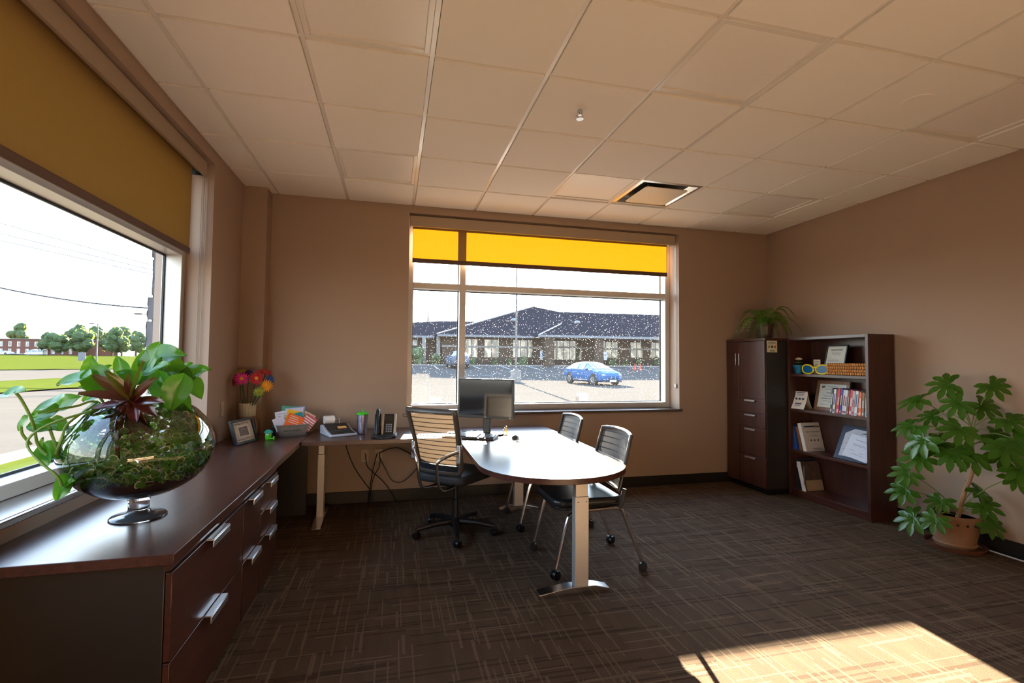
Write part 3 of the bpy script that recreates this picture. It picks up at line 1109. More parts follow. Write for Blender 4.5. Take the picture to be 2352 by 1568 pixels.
def gh(x, y):
    """height of the land: the lot rises to the building opposite, the lawn rises to the trees on the left"""
    d = math.hypot(x - 1.3, y + 4.8)
    wl = sstep((-x - 2.0) / 10.0)
    return -0.15 + wl * 1.65 * sstep((d - 55) / 118) + (1 - wl) * 0.92 * sstep((y - 30) / 20)


def asphalt_material():
    t = NT('asphalt')
    v = t.coords('Object')
    f = t.noise(v, 30.0, 4, 0.7)
    s = t.noise(t.coords('Object', (0.12, 1.1, 1)), 1.0, 4, 0.6)
    c = t.mix(s, (0.040, 0.0375, 0.036), (0.064, 0.060, 0.056))
    c = t.mix(t.math('MULTIPLY', f, 0.5), c, (0.070, 0.066, 0.062))
    d = t.node('BsdfDiffuse', i_Color=c)
    return t.done(d.outputs[0])


M['asphalt'] = asphalt_material()
M['grass'] = plain('lawn_grass', (0.036, 0.047, 0.009), 1.0, 0, 0.3, 3.0, matte=True)
M['concrete'] = plain('concrete', (0.15, 0.143, 0.136), 0.85, 0, 0.15, 8.0, 0.2)
M['mulch'] = plain('added_bed_mulch', (0.09, 0.06, 0.045), 0.95, 0, 0.4, 20.0, 0.4, spec=0.1)
M['stripe'] = plain('road_paint', (0.36, 0.36, 0.36), 0.7)
M['crack'] = plain('crack_sealer', (0.03, 0.03, 0.035), 0.6)

xs = [-260, -220, -190, -160, -135, -110, -90, -75, -60, -50, -42, -36, -30, -25, -20, -16, -13, -10, -8, -6, -4, -2, 0, 4, 8, 12, 16, 20, 25, 30, 36, 44, 60, 90]
ys = [-20, -12, -6, 0, 4, 8, 12, 16, 20, 24, 27, 30, 32, 34, 36, 38, 40, 42, 44, 46, 48, 50, 54, 60, 68, 78, 90, 105, 120, 140, 160, 190, 240]
vs = [(x, y, gh(x, y)) for x in xs for y in ys]
n = len(ys)
fs = [(i * n + j, (i + 1) * n + j, (i + 1) * n + j + 1, i * n + j + 1) for i in range(len(xs) - 1) for j in range(n - 1)]
o = MB().raw(vs, fs).build('ground', M['asphalt'], smooth=180)
tag(o, 'sunlit asphalt parking lot and road outside the windows', 'parking lot', kind='structure')


def drape(name, poly, mat, dz=0.02, maxlen=5.0):
    bm = bmesh.new()
    bm.faces.new([bm.verts.new((x, y, 0)) for x, y in poly])
    bmesh.ops.triangulate(bm, faces=bm.faces[:])
    for _ in range(7):
        le = [e for e in bm.edges if e.calc_length() > maxlen * (1 + 0.03 * max(0, e.verts[0].co.y - 40))]
        if not le:
            break
        bmesh.ops.subdivide_edges(bm, edges=le, cuts=1)
        bmesh.ops.triangulate(bm, faces=bm.faces[:])
    for v in bm.verts:
        v.co.z = gh(v.co.x, v.co.y) + dz
    for f in bm.faces:
        if f.normal.z < 0:
            f.normal_flip()
    me = bpy.data.meshes.new(name)
    bm.to_mesh(me)
    bm.free()
    me.materials.append(mat)
    ob = bpy.data.objects.new(name, me)
    COL.objects.link(ob)
    return ob


o = drape('lawn', [(-2.7, -8), (-2.7, 6.3), (-3.75, 6.5), (-3.75, -8)], M['grass'], 0.05)
tag(o, 'narrow lawn strip right outside the left window', 'lawn', kind='structure')
o = drape('lawn', [(-19, 6), (-13.6, 18.3), (-13.2, 21.7), (-11.5, 22.8), (-10.4, 24.1), (-7, 30), (-10, 44), (-17.0, 38.6), (-17.8, 36.7), (-20.3, 33.4), (-20.4, 27.4), (-32, 10)], M['grass'], 0.06)
tag(o, 'bright green lawn strip between parking lot and road', 'lawn', kind='structure')
o = drape('lawn', [(-60, 30), (-38, 52), (-28, 60), (-14, 72), (-12, 230), (-250, 230), (-250, 30)], M['grass'], 0.06)
tag(o, 'wide sunny lawn in front of the distant trees', 'lawn', kind='structure')
o = drape('added_mulch_bed', [(-0.37, -9), (-0.37, 0.8), (-2.7, 6.3), (-2.7, -9)], M['mulch'], 0.05)  # unseen brown bed, added to keep green bounce off the ceiling
tag(o, 'brown mulch bed added out of view under the left window against green bounce', 'added ground', kind='structure')
b = MB()
b.bx(-4.05, -3.75, -8, 6.2, -0.2, -0.04)
tag(b.build('kerb', M['concrete'], bevel=0.02), 'pale concrete kerb beside the lawn outside the left window', 'kerb', kind='structure')
o = drape('lawn', [(-12, 47.6), (9.0, 47.6), (9.0, 50.2), (-12, 50.2)], M['grass'], 0.08)
tag(o, 'green planting strip in front of the opposite building', 'lawn', kind='structure')
b = MB()
for k in range(26):
    x = -10 + k * 2
    z = gh(x + 1, 47.4)
    b.bx(x, x + 1.99, 47.2, 47.55, z - 0.2, z + 0.14)
tag(b.build('kerb', M['concrete'], smooth=0), 'long concrete kerb along the opposite building', 'kerb', kind='structure')
# parking stripes
for k, x in enumerate((5.4, 9.6, 12.6, 15.6, 18.6, 21.6, 24.6, 27.6, 30.6)):
    o = drape('parking_stripe', [(x, 42.2), (x + 0.12, 42.2), (x + 0.12, 47.0), (x, 47.0)], M['stripe'], 0.02)
    tag(o, 'faded white stall line by the opposite building, %s from the left' % ('first', 'second', 'third', 'fourth', 'fifth', 'sixth', 'seventh', 'eighth', 'ninth')[k], 'road marking', 'stall lines by the opposite building')
cr = smoothpath([(6.2, 34, 0), (8.2, 36.2, 0), (9.5, 36.0, 0), (10.5, 38.6, 0), (12.6, 39.4, 0), (14.5, 37.8, 0), (17.5, 36.0, 0), (22, 34.4, 0)], 5)
o = MB().tube([(p.x, p.y, gh(p.x, p.y) + 0.01) for p in cr], 0.045, 4, flat=0.3).build('sealed_crack', M['crack'])
tag(o, 'dark wavy sealed crack in the shaded asphalt', 'road crack')

# ------------------------------------------------------------------ building opposite
def brick_material(name, a, b_, mortar, scale):
    t = NT(name)
    v = t.coords('Object')
    bk = t.node('TexBrick', i_Color1=lin(a), i_Color2=lin(b_), i_Mortar=lin(mortar), i_Scale=scale)
    bk.inputs['Mortar Size'].default_value = 0.015
    sp = t.node('SeparateXYZ')
    t.l.new(v, sp.inputs[0])
    cb = t.node('CombineXYZ')
    t.l.new(t.math('ADD', sp.outputs[0], sp.outputs[1]), cb.inputs[0])
    t.l.new(sp.outputs[2], cb.inputs[1])
    t.l.new(cb.outputs[0], bk.inputs['Vector'])
    d = t.node('BsdfDiffuse', i_Color=bk.outputs[0])
    return t.done(d.outputs[0])


def shingle_material():
    t = NT('roof_shingles')
    n = t.noise(t.coords('Object', (1.2, 1.2, 6)), 3.0, 4, 0.7)
    d = t.node('BsdfDiffuse', i_Color=t.mix(n, (0.008, 0.009, 0.014), (0.018, 0.02, 0.028)))
    return t.done(d.outputs[0])


M['brick'] = brick_material('tan_brick', '#463a32', '#3e332b', '#4b453e', 4.0)
M['stone_base'] = brick_material('stone_plinth', '#3f3833', '#35302b', '#2d2824', 2.2)
M['shingle'] = shingle_material()
M['fascia'] = plain('fascia_metal', (0.10, 0.11, 0.13), 0.5, 0.0)
M['soffit'] = plain('soffit', (0.16, 0.13, 0.11), 0.8)
M['bframe'] = plain('bronze_frame', '#2b2522', 0.4)
t_ = NT('painted_reflection_glazing')  # warm reflections painted into the pane colour as a wave pattern
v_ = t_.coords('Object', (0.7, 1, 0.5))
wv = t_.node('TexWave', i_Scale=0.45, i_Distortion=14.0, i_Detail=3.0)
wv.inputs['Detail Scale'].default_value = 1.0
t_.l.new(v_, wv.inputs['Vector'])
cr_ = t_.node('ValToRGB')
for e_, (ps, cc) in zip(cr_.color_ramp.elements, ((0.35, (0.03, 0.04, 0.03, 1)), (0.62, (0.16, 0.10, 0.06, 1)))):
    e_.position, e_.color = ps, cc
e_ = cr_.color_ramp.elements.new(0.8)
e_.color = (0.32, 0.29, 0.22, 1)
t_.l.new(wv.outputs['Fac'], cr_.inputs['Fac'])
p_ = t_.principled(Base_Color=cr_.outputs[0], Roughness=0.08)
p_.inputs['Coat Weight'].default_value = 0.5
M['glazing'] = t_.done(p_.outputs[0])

FY = 50.0
FZ = 0.77
bd = thing('brick_building', (20, FY, FZ), 'low tan brick building with dark hipped roof across the parking lot', 'building')
MB().bx(6.6, 46, FY, 70, FZ - 0.6, 4.05).build('wall', M['brick'], bd, smooth=0)
MB().bx(6.55, 46, FY - 0.12, FY, FZ - 0.6, 1.52).build('stone_plinth', M['stone_base'], bd, smooth=0)
MB().bx(6.55, 46, FY - 0.06, FY, 2.80, 3.02).build('stone_band', M['concrete'], bd, smooth=0)
MB().bx(6.0, 46.5, 48.9, FY + 0.5, 3.93, 4.05).build('soffit', M['soffit'], bd, smooth=0)
MB().bx(5.95, 46.6, 48.82, 48.95, 3.96, 4.2).build('fascia', M['fascia'], bd, smooth=0)
# main hipped roof with its peak, long ridge to the right
ap = (20.3, 60.0, 8.9)
rv = [(5.9, 48.8, 4.15), (47, 48.8, 4.3), (47, 71.2, 4.3), (5.9, 71.2, 4.15), (24.0, 60, 8.3), (47, 60, 8.4), ap, (5.9, 60, 4.15)]
rf = MB().raw(rv, [(0, 1, 5, 4), (0, 4, 6), (2, 3, 4, 5), (3, 6, 4), (0, 6, 3)]).build('roof', M['shingle'], bd, smooth=0)
cap = MB().tube([(5.9, 48.8, 4.2), (20.3, 60, 8.95)], 0.09, 6).build('hip_cap', M['fascia'], rf)
for x, z in ((16.0, 6.4), (24.5, 6.35)):
    MB().ball((x, 54.4, z), (0.45, 0.45, 0.28), 12, 7).build('roof_vent', M['fascia'], rf)
# projecting porch roof
pv = [(17.0, 46.8, 4.2), (34.0, 46.8, 4.25), (34.0, 52.5, 4.25), (17.0, 52.5, 4.2), (21.3, 51.5, 5.9), (33.0, 51.5, 5.9)]
pr_ = MB().raw(pv, [(0, 1, 5, 4), (1, 2, 5), (0, 4, 3), (3, 4, 5, 2)]).build('porch_roof', M['shingle'], bd, smooth=0)
MB().tube([(17.0, 46.8, 4.25), (21.3, 51.5, 5.95)], 0.07, 6).build('hip_cap', M['stripe'], pr_)  # pale colour paints the highlight along the porch hip
MB().bx(16.9, 34.1, 46.72, 46.84, 4.0, 4.26).build('porch_fascia', M['fascia'], bd, smooth=0)
MB().bx(17.0, 34.0, 46.84, 49.0, 3.97, 4.03).build('porch_soffit', M['soffit'], bd, smooth=0)
for x in (18.3, 24.3, 33.4):
    MB().bx(x - 0.55, x + 0.55, 46.95, 47.9, FZ - 0.6, 3.97).build('porch_pier', M['brick'], bd, smooth=0)


def facade_window(x0, x1, z0, z1, nx, zt):
    w = MB().bx(x0, x1, FY - 0.05, FY + 0.04, z0, z1).build('window', M['bframe'], bd, smooth=0)
    for k in range(nx):
        a0 = x0 + (x1 - x0) * k / nx + 0.05
        a1 = x0 + (x1 - x0) * (k + 1) / nx - 0.05
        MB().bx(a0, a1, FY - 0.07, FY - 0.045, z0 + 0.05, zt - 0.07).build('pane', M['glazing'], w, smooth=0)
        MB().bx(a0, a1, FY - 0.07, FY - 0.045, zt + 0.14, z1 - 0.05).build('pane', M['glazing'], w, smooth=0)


for (x0, x1, z0, nx) in ((9.2, 10.65, 1.66, 2), (11.4, 13.15, 1.66, 2), (14.8, 17.45, 1.7, 3), (25.6, 28.1, 1.76, 3), (29.8, 31.5, 1.8, 2), (32.35, 34.2, 1.8, 2)):
    facade_window(x0, x1, z0, 3.78, nx, 2.85)
facade_window(19.4, 23.4, 0.86, 3.78, 5, 2.95)
# left wing
wg = thing('brick_building', (3, 53, FZ), 'left brick wing with low hipped roof behind shrubs', 'building')
MB().bx(-16, 6.6, 52, 66, FZ - 0.6, 4.0).build('wall', M['brick'], wg, smooth=0)
wv_ = [(-17, 51, 4.05), (9, 51, 4.05), (9, 67, 4.05), (-17, 67, 4.05), (7.6, 59.5, 6.5), (13.5, 59.5, 6.55), (13.5, 51, 4.1)]
MB().raw(wv_, [(0, 1, 5, 4), (2, 3, 4, 5), (0, 4, 3)]).build('roof', M['shingle'], wg, smooth=0)
MB().bx(-17, 5.8, 50.9, 51.05, 3.85, 4.08).build('fascia', M['fascia'], wg, smooth=0)
w = MB().bx(1.5, 4.0, 51.92, 52.02, 2.9, 3.7).build('window', M['bframe'], wg, smooth=0)
for x in (1.6, 2.85):
    MB().bx(x, x + 1.05, 51.9, 51.93, 2.98, 3.62).build('pane', M['stripe'], w, smooth=0)
for x in (4.6, 6.2):
    MB().bx(x - 0.2, x + 0.2, 50.2, 50.6, FZ - 0.6, 4.0).build('porch_post', M['concrete'], wg, smooth=0)


def leaf_blobs(mb, centers, n_leaf, size, seed):
    """loose leaf sprays scattered through and around the given (x,y,z,r) clumps"""
    rnd = random.Random(seed)
    for _ in range(n_leaf):
        cx, cy, cz, r = rnd.choice(centers)
        d = Vector((rnd.gauss(0, 1), rnd.gauss(0, 1), rnd.gauss(0, 1))).normalized()
        p = Vector((cx, cy, cz)) + d * r * (0.72 + 0.38 * rnd.random())
        a = Vector((rnd.gauss(0, 1), rnd.gauss(0, 1), rnd.gauss(0, 1))).normalized()
        u = a.cross(d).normalized() * size * (0.6 + 0.8 * rnd.random())
        w = (d * 0.5 + a * 0.7).normalized() * size * (0.6 + 0.8 * rnd.random())
        mb.raw([p - u, p + w * 0.6, p + u, p - w * 0.6], [(0, 1, 2, 3)])


M['leaf_tree'] = leaf_material('tree_leaves', '#1d3015', '#3a4f1f', trans=0.35, rough=0.7)
M['leaf_tree2'] = leaf_material('tree_leaves_light', '#2e4519', '#566726', trans=0.4, rough=0.7)
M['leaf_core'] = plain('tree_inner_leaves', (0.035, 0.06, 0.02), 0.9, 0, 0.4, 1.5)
M['bark'] = plain('bark', '#4a3c30', 0.9, 0, 0.2, 10)


def crown_shape(cx, cy, z0, z1, w, seed, k=16):
    rnd = random.Random(seed)
    cs = []
    hgt = z1 - z0
    for _ in range(k):
        f = rnd.random()
        prof = math.sin(PI * min(1, 0.12 + 0.88 * f)) ** 0.7
        a = rnd.random() * 2 * PI
        rr = w / 2 * prof * 0.62 * math.sqrt(rnd.random())
        cs.append((cx + rr * math.cos(a), cy + rr * math.sin(a), z0 + hgt * (0.12 + 0.76 * f), w * 0.19 * (0.7 + 0.6 * rnd.random())))
    return cs


def tree(x, y, zb, zt, w, label, mat, seed, clear=0.22):
    t = thing('leafy_tree', (x, y, zb), label, 'tree', 'distant trees beyond the lawn')
    hgt = zt - zb
    cs = crown_shape(x, y, zb + hgt * clear, zt, w, seed)
    b = MB()
    for (cx, cy, cz, r) in cs:
        b.ball((cx, cy, cz), r * 0.85, 10, 7, warp=lambda d, s=seed: 1 + 0.25 * mnoise.noise(d * 2.5 + Vector((s, 0, 0))))
    leaf_blobs(b.mat(1), cs, 900, w * 0.035, seed)
    b.build('crown', [M['leaf_core'], mat], t, smooth=0)
    MB().tube([(x, y, zb - 0.3), (x + 0.05, y, zb + hgt * 0.3), (x, y, zb + hgt * 0.6)], [w * 0.035, w * 0.026, w * 0.012], 8).build('trunk', M['bark'], t)
    return t


LT, LT2 = M['leaf_tree'], M['leaf_tree2']
tree(-88.8, 151.0, 1.45, 7.6, 6.8, 'round dark green tree hiding the right end of the long brick building', LT, 3)
tree(-85.0, 149.0, 1.45, 6.8, 5.4, 'yellowish green tree with sparse crown beside the white van', LT2, 4)
tree(-80.0, 148.7, 1.4, 8.9, 6.6, 'tall sunlit yellow-green tree in the middle of the row', LT2, 5)
tree(-85.5, 158.5, 1.5, 10.2, 8.0, 'hazy taller tree standing behind the sunlit yellow-green tree', LT, 6)
tree(-78.5, 160.0, 1.5, 9.6, 7.5, 'hazy tree right behind the nearer street lamp', LT, 7)
tree(-70.9, 146.5, 1.4, 8.8, 7.4, 'broad dark green tree on the right of the row', LT, 8)
tree(-65.9, 145.4, 1.4, 8.3, 6.0, 'light green tree partly hidden by the stone pier', LT2, 9)
tree(-74.0, 163.0, 1.5, 9.0, 6.0, 'thin hazy tree showing between the broad dark tree and the lamp', LT, 10)
tree(-101.0, 181.5, 1.5, 9.4, 7.6, 'hazy tree peeping between the brick building and the first tree', LT, 12)
tree(-94.5, 184.0, 1.5, 10.9, 9.2, 'tall hazy tree above the round dark green tree', LT, 13)
tree(-68.5, 160.0, 1.5, 9.2, 7.5, 'hazy tree behind the two right-hand trees', LT, 14)
tree(-82.0, 172.5, 1.5, 10.5, 8.0, 'tall hazy tree behind the middle of the row', LT, 15)
tree(-118.0, 188.0, 1.5, 11.6, 7.8, 'tree top rising over the roof of the long brick building', LT2, 11, 0.4)

# shrubs by the opposite building
for k, (x, w, h) in enumerate(((1.5, 2.6, 2.4), (3.9, 2.2, 1.9), (5.8, 1.8, 1.2), (9.9, 1.6, 0.8), (12.6, 0.9, 0.7), (14.2, 1.2, 0.7), (15.9, 1.6, 0.7), (27.1, 1.5, 0.8), (28.8, 1.2, 0.6), (30.5, 1.2, 0.9), (32.9, 1.2, 1.0))):
    z = gh(x, 49) + 0.05
    t = thing('shrub', (x, 49.1, z), ['tall bluish shrub at the far left of the opposite building', 'wide dark shrub beside the tall bluish shrub', 'low bright shrub just left of the pale parked car',
              'low shrub just right of the pale parked car', 'small round yellow-green shrub under the second facade window', 'small dark shrub left of the lot lamp post', 'low wide shrub right of the lot lamp post',
              'low shrub behind the blue car roof', 'tiny shrub just right of the blue car', 'dark shrub behind the orange cones', 'green shrub at the far right of the opposite building'][k], 'shrub', 'shrubs along the opposite building')
    cs = crown_shape(x, 49.1, z, z + h, w, 40 + k, 7)
    b = MB()
    for (cx, cy, cz, r) in cs:
        b.ball((cx, cy, cz), r * 1.1, 8, 6)
    leaf_blobs(b.mat(1), [(a, b2, c, r * 1.2) for a, b2, c, r in cs], 160, 0.11, 60 + k)
    b.build('foliage', [M['leaf_core'], LT], t, smooth=0)
    MB().tube([(x, 49.1, z - 0.2), (x, 49.1, z + h * 0.4)], [0.06, 0.03], 6).build('stem', M['bark'], t)

# ------------------------------------------------------------------ long brick building far left
M['brick_red'] = brick_material('red_brick', '#6a4238', '#5d3830', '#6b5f58', 3.0)
fb = thing('long_brick_building', (-109.5, 166.3, 1.05), 'long flat red brick building far away on the left', 'building', rz=R(-13.7))
MB().bx(-30, 24, 0, 12, -1.0, 5.1).build('wall', M['brick_red'], fb, local=True, smooth=0)
MB().bx(-30.2, 24.2, -0.2, 12.2, 5.1, 5.3).build('parapet', M['concrete'], fb, local=True, smooth=0)
for k in range(-4, 8):
    u = 3.0 + 2.52 * k
    for z in (0.9, 3.0):
        w = MB().bx(u - 0.45, u + 0.45, -0.08, 0.05, z, z + 1.45).build('window', M['stripe'], fb, local=True, smooth=0)
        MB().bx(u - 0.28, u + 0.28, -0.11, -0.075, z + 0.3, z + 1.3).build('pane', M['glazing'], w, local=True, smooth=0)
MB().bx(-4, 12, -3.5, 0, 0.75, 0.95).build('canopy', M['stripe'], fb, local=True, smooth=0)
for u in (-3.5, 1.5, 6.5, 11.5):
    MB().bx(u - 0.1, u + 0.1, -3.4, -3.2, -0.8, 0.75).build('canopy_post', M['stripe'], fb, local=True, smooth=0)

# ------------------------------------------------------------------ vehicles
M['car_blue'] = plain('blue_car_paint', (0.0, 0.055, 0.17), 0.5, 0.0, 0.03, spec=0.3, coat=0.12)
M['car_pale'] = plain('pale_blue_car_paint', (0.06, 0.08, 0.125), 0.5, 0.0, 0.03, spec=0.3, coat=0.12)
M['car_white'] = plain('white_car_paint', (0.45, 0.46, 0.48), 0.25, 0.0, 0.03, coat=1.0)
t_ = NT('car_glass')
p_ = t_.principled(Base_Color=(0.04, 0.07, 0.10), Roughness=0.05)
p_.inputs['Coat Weight'].default_value = 1.0
M['car_glass'] = t_.done(p_.outputs[0])
M['rim'] = plain('alloy_rim', (0.12, 0.13, 0.14), 0.4, 0.6)
M['tyre'] = plain('tyre_rubber', '#0d0d0e', 0.8)
M['lamp_clear'] = plain('headlamp_lens', (0.75, 0.78, 0.82), 0.1, 0.4)
M['lamp_red'] = plain('tail_lamp_lens', (0.45, 0.02, 0.02), 0.15)


def vehicle(name, loc, rz, label, paint, zs=1.0, st=None, plate_rear=False):
    t = thing(name, loc, label, 'car' if name != 'van' else 'van', rz=rz)
    st = st or [(-2.16, .48, .84, .90, .70, .5), (-2.08, .30, .95, 1.02, .82, .6), (-1.86, .22, 1.0, 1.10, .88, .60), (-1.25, .20, .98, 1.40, .90, .57), (-.4, .18, .95, 1.47, .91, .57),
                (.3, .18, .94, 1.43, .91, .56), (1.18, .18, .92, .99, .91, .68), (1.72, .20, .82, .90, .90, .64), (2.06, .22, .68, .76, .82, .58), (2.2, .32, .56, .60, .66, .46)]
    rings = []
    for (y, zl, zb, zt, hw, hr) in st:
        zm = zl + (zb - zl) * 0.55
        half = [(hw * .82, zl), (hw * .98, zl + .08), (hw, zm), (hw * .965, zb), (hr, zt - (zt - zb) * .12), (hr * .55, zt), (0, zt + .004)]
        ring = [Vector((x, y, z * zs)) for x, z in half] + [Vector((-x, y, z * zs)) for x, z in reversed(half[:-1])]
        rings.append(ring)
    m = len(rings[0])
    body, glass = MB(), MB()
    for i in range(len(rings) - 1):
        cab = st[i][3] - st[i][2] > 0.2 or st[i + 1][3] - st[i + 1][2] > 0.2
        full = st[i][3] - st[i][2] > 0.2 and st[i + 1][3] - st[i + 1][2] > 0.2
        for k in range(m - 1):
            q = [rings[i][k], rings[i][k + 1], rings[i + 1][k + 1], rings[i + 1][k]]
            side = k in (3, m - 5)
            top = 4 <= k <= m - 6
            g = cab and (side or (top and not full))
            if g:
                c = (q[0] + q[1] + q[2] + q[3]) / 4
                qq = [c + (p - c) * 0.90 for p in q]
                nn = (qq[1] - qq[0]).cross(qq[3] - qq[0]).normalized()
                if nn.dot(c - Vector((0, c.y, 0.6))) < 0:
                    nn = -nn
                glass.raw([p + nn * 0.012 for p in qq], [(0, 1, 2, 3)])
            body.raw(q, [(0, 1, 2, 3)])
    body.raw(rings[0], [tuple(range(m))])
    body.raw(rings[-1], [tuple(range(m - 1, -1, -1))])
    for i in range(len(rings) - 1):
        body.raw([rings[i][0], rings[i][m - 1], rings[i + 1][m - 1], rings[i + 1][0]], [(0, 1, 2, 3)])
    bo = body.build('body', paint, t, local=True, smooth=50)
    glass.build('windows', M['car_glass'], t, local=True, smooth=0)
    for s in (-1, 1):
        for y in (-1.33, 1.34):
            wb_ = MB().cyl((s * 0.70, y, 0.33), (s * 0.915, y, 0.33), 0.33, n=24).build('wheel', M['tyre'], t, local=True, bevel=0.02)
            b = MB().cyl((s * 0.90, y, 0.33), (s * 0.925, y, 0.33), 0.22, n=20)
            for k in range(5):
                a = 2 * PI * k / 5
                b.box((0, 0, 0.11), (0.02, 0.05, 0.2), Matrix.Translation((s * 0.927, y, 0.33)) @ Matrix.Rotation(a, 4, 'X'))
            b.build('rim', M['rim'], wb_, local=True)
            MB().cyl((s * 0.86, y, 0.36), (s * 0.906, y, 0.36), 0.39, n=24).build('wheel_arch', M['black'], bo, local=True)
        MB().ball((s * 0.60, 2.02, 0.64 * zs), (0.20, 0.14, 0.07), 12, 8).build('headlamp', M['lamp_clear'], t, local=True)
        MB().ball((s * 0.66, -2.08, 0.78 * zs), (0.12, 0.08, 0.09), 12, 8).build('tail_lamp', M['lamp_red'], t, local=True)
        MB().ball((s * 0.98, 0.78, 0.99 * zs), (0.11, 0.07, 0.07), 10, 8).build('mirror', paint, t, local=True)
        MB().ball((s * 0.58, 2.14, 0.36), (0.1, 0.05, 0.035), 10, 6).build('fog_lamp', M['lamp_clear'], t, local=True)
        MB().bx(s * 0.905 - 0.01, s * 0.905 + 0.01, -0.75, 0.75, 0.30, 0.34).build('side_trim', M['chrome'], t, local=True)
    MB().prism([(-0.42, 0.47), (0.42, 0.47), (0.34, 0.33), (-0.34, 0.33)], 0, 0.03, Matrix.Translation((0, 2.17, 0)) @ Matrix.Rotation(R(90), 4, 'X') @ Matrix.Scale(-1, 4, (0, 0, 1))).build('grille', M['black'], t, local=True)
    yp = -2.2 if plate_rear else 2.215
    MB().bx(-0.26, 0.0 + 0.26, yp - 0.01, yp + 0.02, 0.22 if not plate_rear else 0.55, 0.36 if not plate_rear else 0.69).build('licence_plate', M['stripe'], t, local=True)
    MB().bx(-0.72, 0.72, 2.0, 2.17, 0.2, 0.27).build('front_lip', M['black'], t, local=True)
    return t


vehicle('car', (14.1, 25.14, gh(14.1, 25.1)), PI + 0.222, 'bright blue hatchback facing the window in the parking lot', M['car_blue'])
vehicle('car', (7.6, 44.3, gh(7.6, 44.3) + 0.02), 0.05, 'pale blue rounded car parked nose-in at the opposite building', M['car_pale'], 1.12, plate_rear=True)
VAN = [(-2.6, .5, 1.1, 2.1, .80, .74), (-2.55, .30, 1.1, 2.2, .92, .80), (-1.0, .25, 1.1, 2.25, .95, .80), (.6, .25, 1.1, 2.22, .95, .80), (1.1, .25, 1.1, 2.1, .95, .78), (1.9, .25, 1.05, 1.15, .94, .72), (2.5, .28, .85, .95, .85, .6), (2.65, .4, .7, .75, .7, .5)]
vehicle('van', (-93.0, 153.6, gh(-93, 153.6)), R(76), 'white van parked in front of the long brick building', M['car_white'], 0.72, VAN)
vehicle('car', (-101.5, 155.5, gh(-101.5, 155.5)), R(76), 'small white car at the left edge before the long brick building', M['car_white'], 0.8)

# ------------------------------------------------------------------ street furniture
M['cone'] = plain('cone_orange', (0.40, 0.035, 0.01), 0.5)
M['pole_grey'] = plain('galvanised_pole', (0.09, 0.08, 0.075), 0.6, 0.0)
for k, (x, y) in enumerate(((26.2, 42.0), (26.75, 41.9))):
    z = gh(x, y)
    t = thing('traffic_cone', (x, y, z), 'orange traffic cone, the %s of the pair' % ('left' if k == 0 else 'right'), 'traffic cone', 'orange cones on the lot')
    MB().bx(x - 0.19, x + 0.19, y - 0.19, y + 0.19, z, z + 0.04).build('base', M['cone'], t, bevel=0.01)
    MB().lathe([(0.14, 0.04), (0.035, 0.7), (0.0, 0.71)], 16, (x, y, z)).build('body', M['cone'], t)

x, y = 9.63, 28.0
t = thing('lot_lamp', (x, y, gh(x, y)), 'tall lamp post on a square concrete base in the parking lot', 'lamp post')
MB().bx(x - 0.31, x + 0.31, y - 0.31, y + 0.31, gh(x, y) - 0.1, 0.66).build('concrete_base', M['concrete'], t, bevel=0.03)
MB().bx(x - 0.16, x + 0.16, y - 0.16, y + 0.16, 0.66, 0.75).build('base_cover', M['pole_grey'], t, bevel=0.02)
MB().tube([(x, y, 0.7), (x, y, 9.2)], [0.075, 0.06], 10).build('pole', M['pole_grey'], t)
MB().bx(x - 0.9, x + 0.9, y - 0.2, y + 0.2, 9.15, 9.35).build('lamp_head', M['pole_grey'], t, bevel=0.03)


def street_lamp(x, y, zt, arm, label):
    zb = gh(x, y)
    t = thing('street_lamp', (x, y, zb), label, 'street lamp', 'street lamps on the left')
    MB().tube([(x, y, zb - 0.2), (x, y, zt)], [0.09, 0.06], 8).build('pole', M['pole_grey'], t)
    dx, dy = arm
    MB().tube([(x, y, zt), (x + dx * 0.75, y + dy * 0.75, zt + 0.05)], 0.04, 6).build('arm', M['pole_grey'], t)
    p = Vector((x + dx, y + dy, zt + 0.05))
    MB().ball(p, (0.38, 0.2, 0.09), 10, 6).build('lamp_head', M['pole_grey'], t)


street_lamp(-34.45, 65.65, 5.4, (-0.75, 0.18), 'thin street lamp standing before the middle of the tree row')
street_lamp(-18.5, 41.15, 4.87, (-0.8, 0.19), 'street lamp right beside the stone pier')
x, y = -33.0, 60.0
t = thing('road_sign', (x, y, gh(x, y)), 'grey back of a road sign beyond the plants', 'sign')
MB().tube([(x, y, gh(x, y) - 0.1), (x, y, gh(x, y) + 1.9)], 0.03, 6).build('post', M['pole_grey'], t)
MB().bx(x - 0.35, x + 0.35, y - 0.02, y + 0.0, gh(x, y) + 0.9, gh(x, y) + 1.85).build('plate', M['fascia'], t, smooth=0)
M['sign_blue'] = plain('sign_blue', (0.05, 0.13, 0.45), 0.4)
for k, x in enumerate((17.65, 25.45)):
    y = 47.8
    z = gh(x, y)
    t = thing('parking_sign', (x, y, z), 'white disabled parking sign %s' % ('left of the glass entrance' if k == 0 else 'in front of the window above the blue car'), 'sign', 'parking signs')
    MB().tube([(x, y, z - 0.1), (x, y, z + 1.1)], 0.03, 6).build('post', M['pole_grey'], t)
    MB().bx(x - 0.2, x + 0.2, y - 0.05, y - 0.03, z + 0.75, z + 1.75).build('plate', M['stripe'], t, smooth=0)
    b = MB().lathe([(0, 0), (0.1, 0), (0.1, 0.01), (0, 0.01)], 16, M=Matrix.Translation((x, y - 0.05, z + 1.35)) @ Matrix.Rotation(R(90), 4, 'X'))
    b.build('wheelchair_symbol', M['sign_blue'], t)
x, y = 6.1, 68.5
t = thing('flagpole', (x, y, 0.6), 'slim dark pole rising behind the left roof', 'pole')
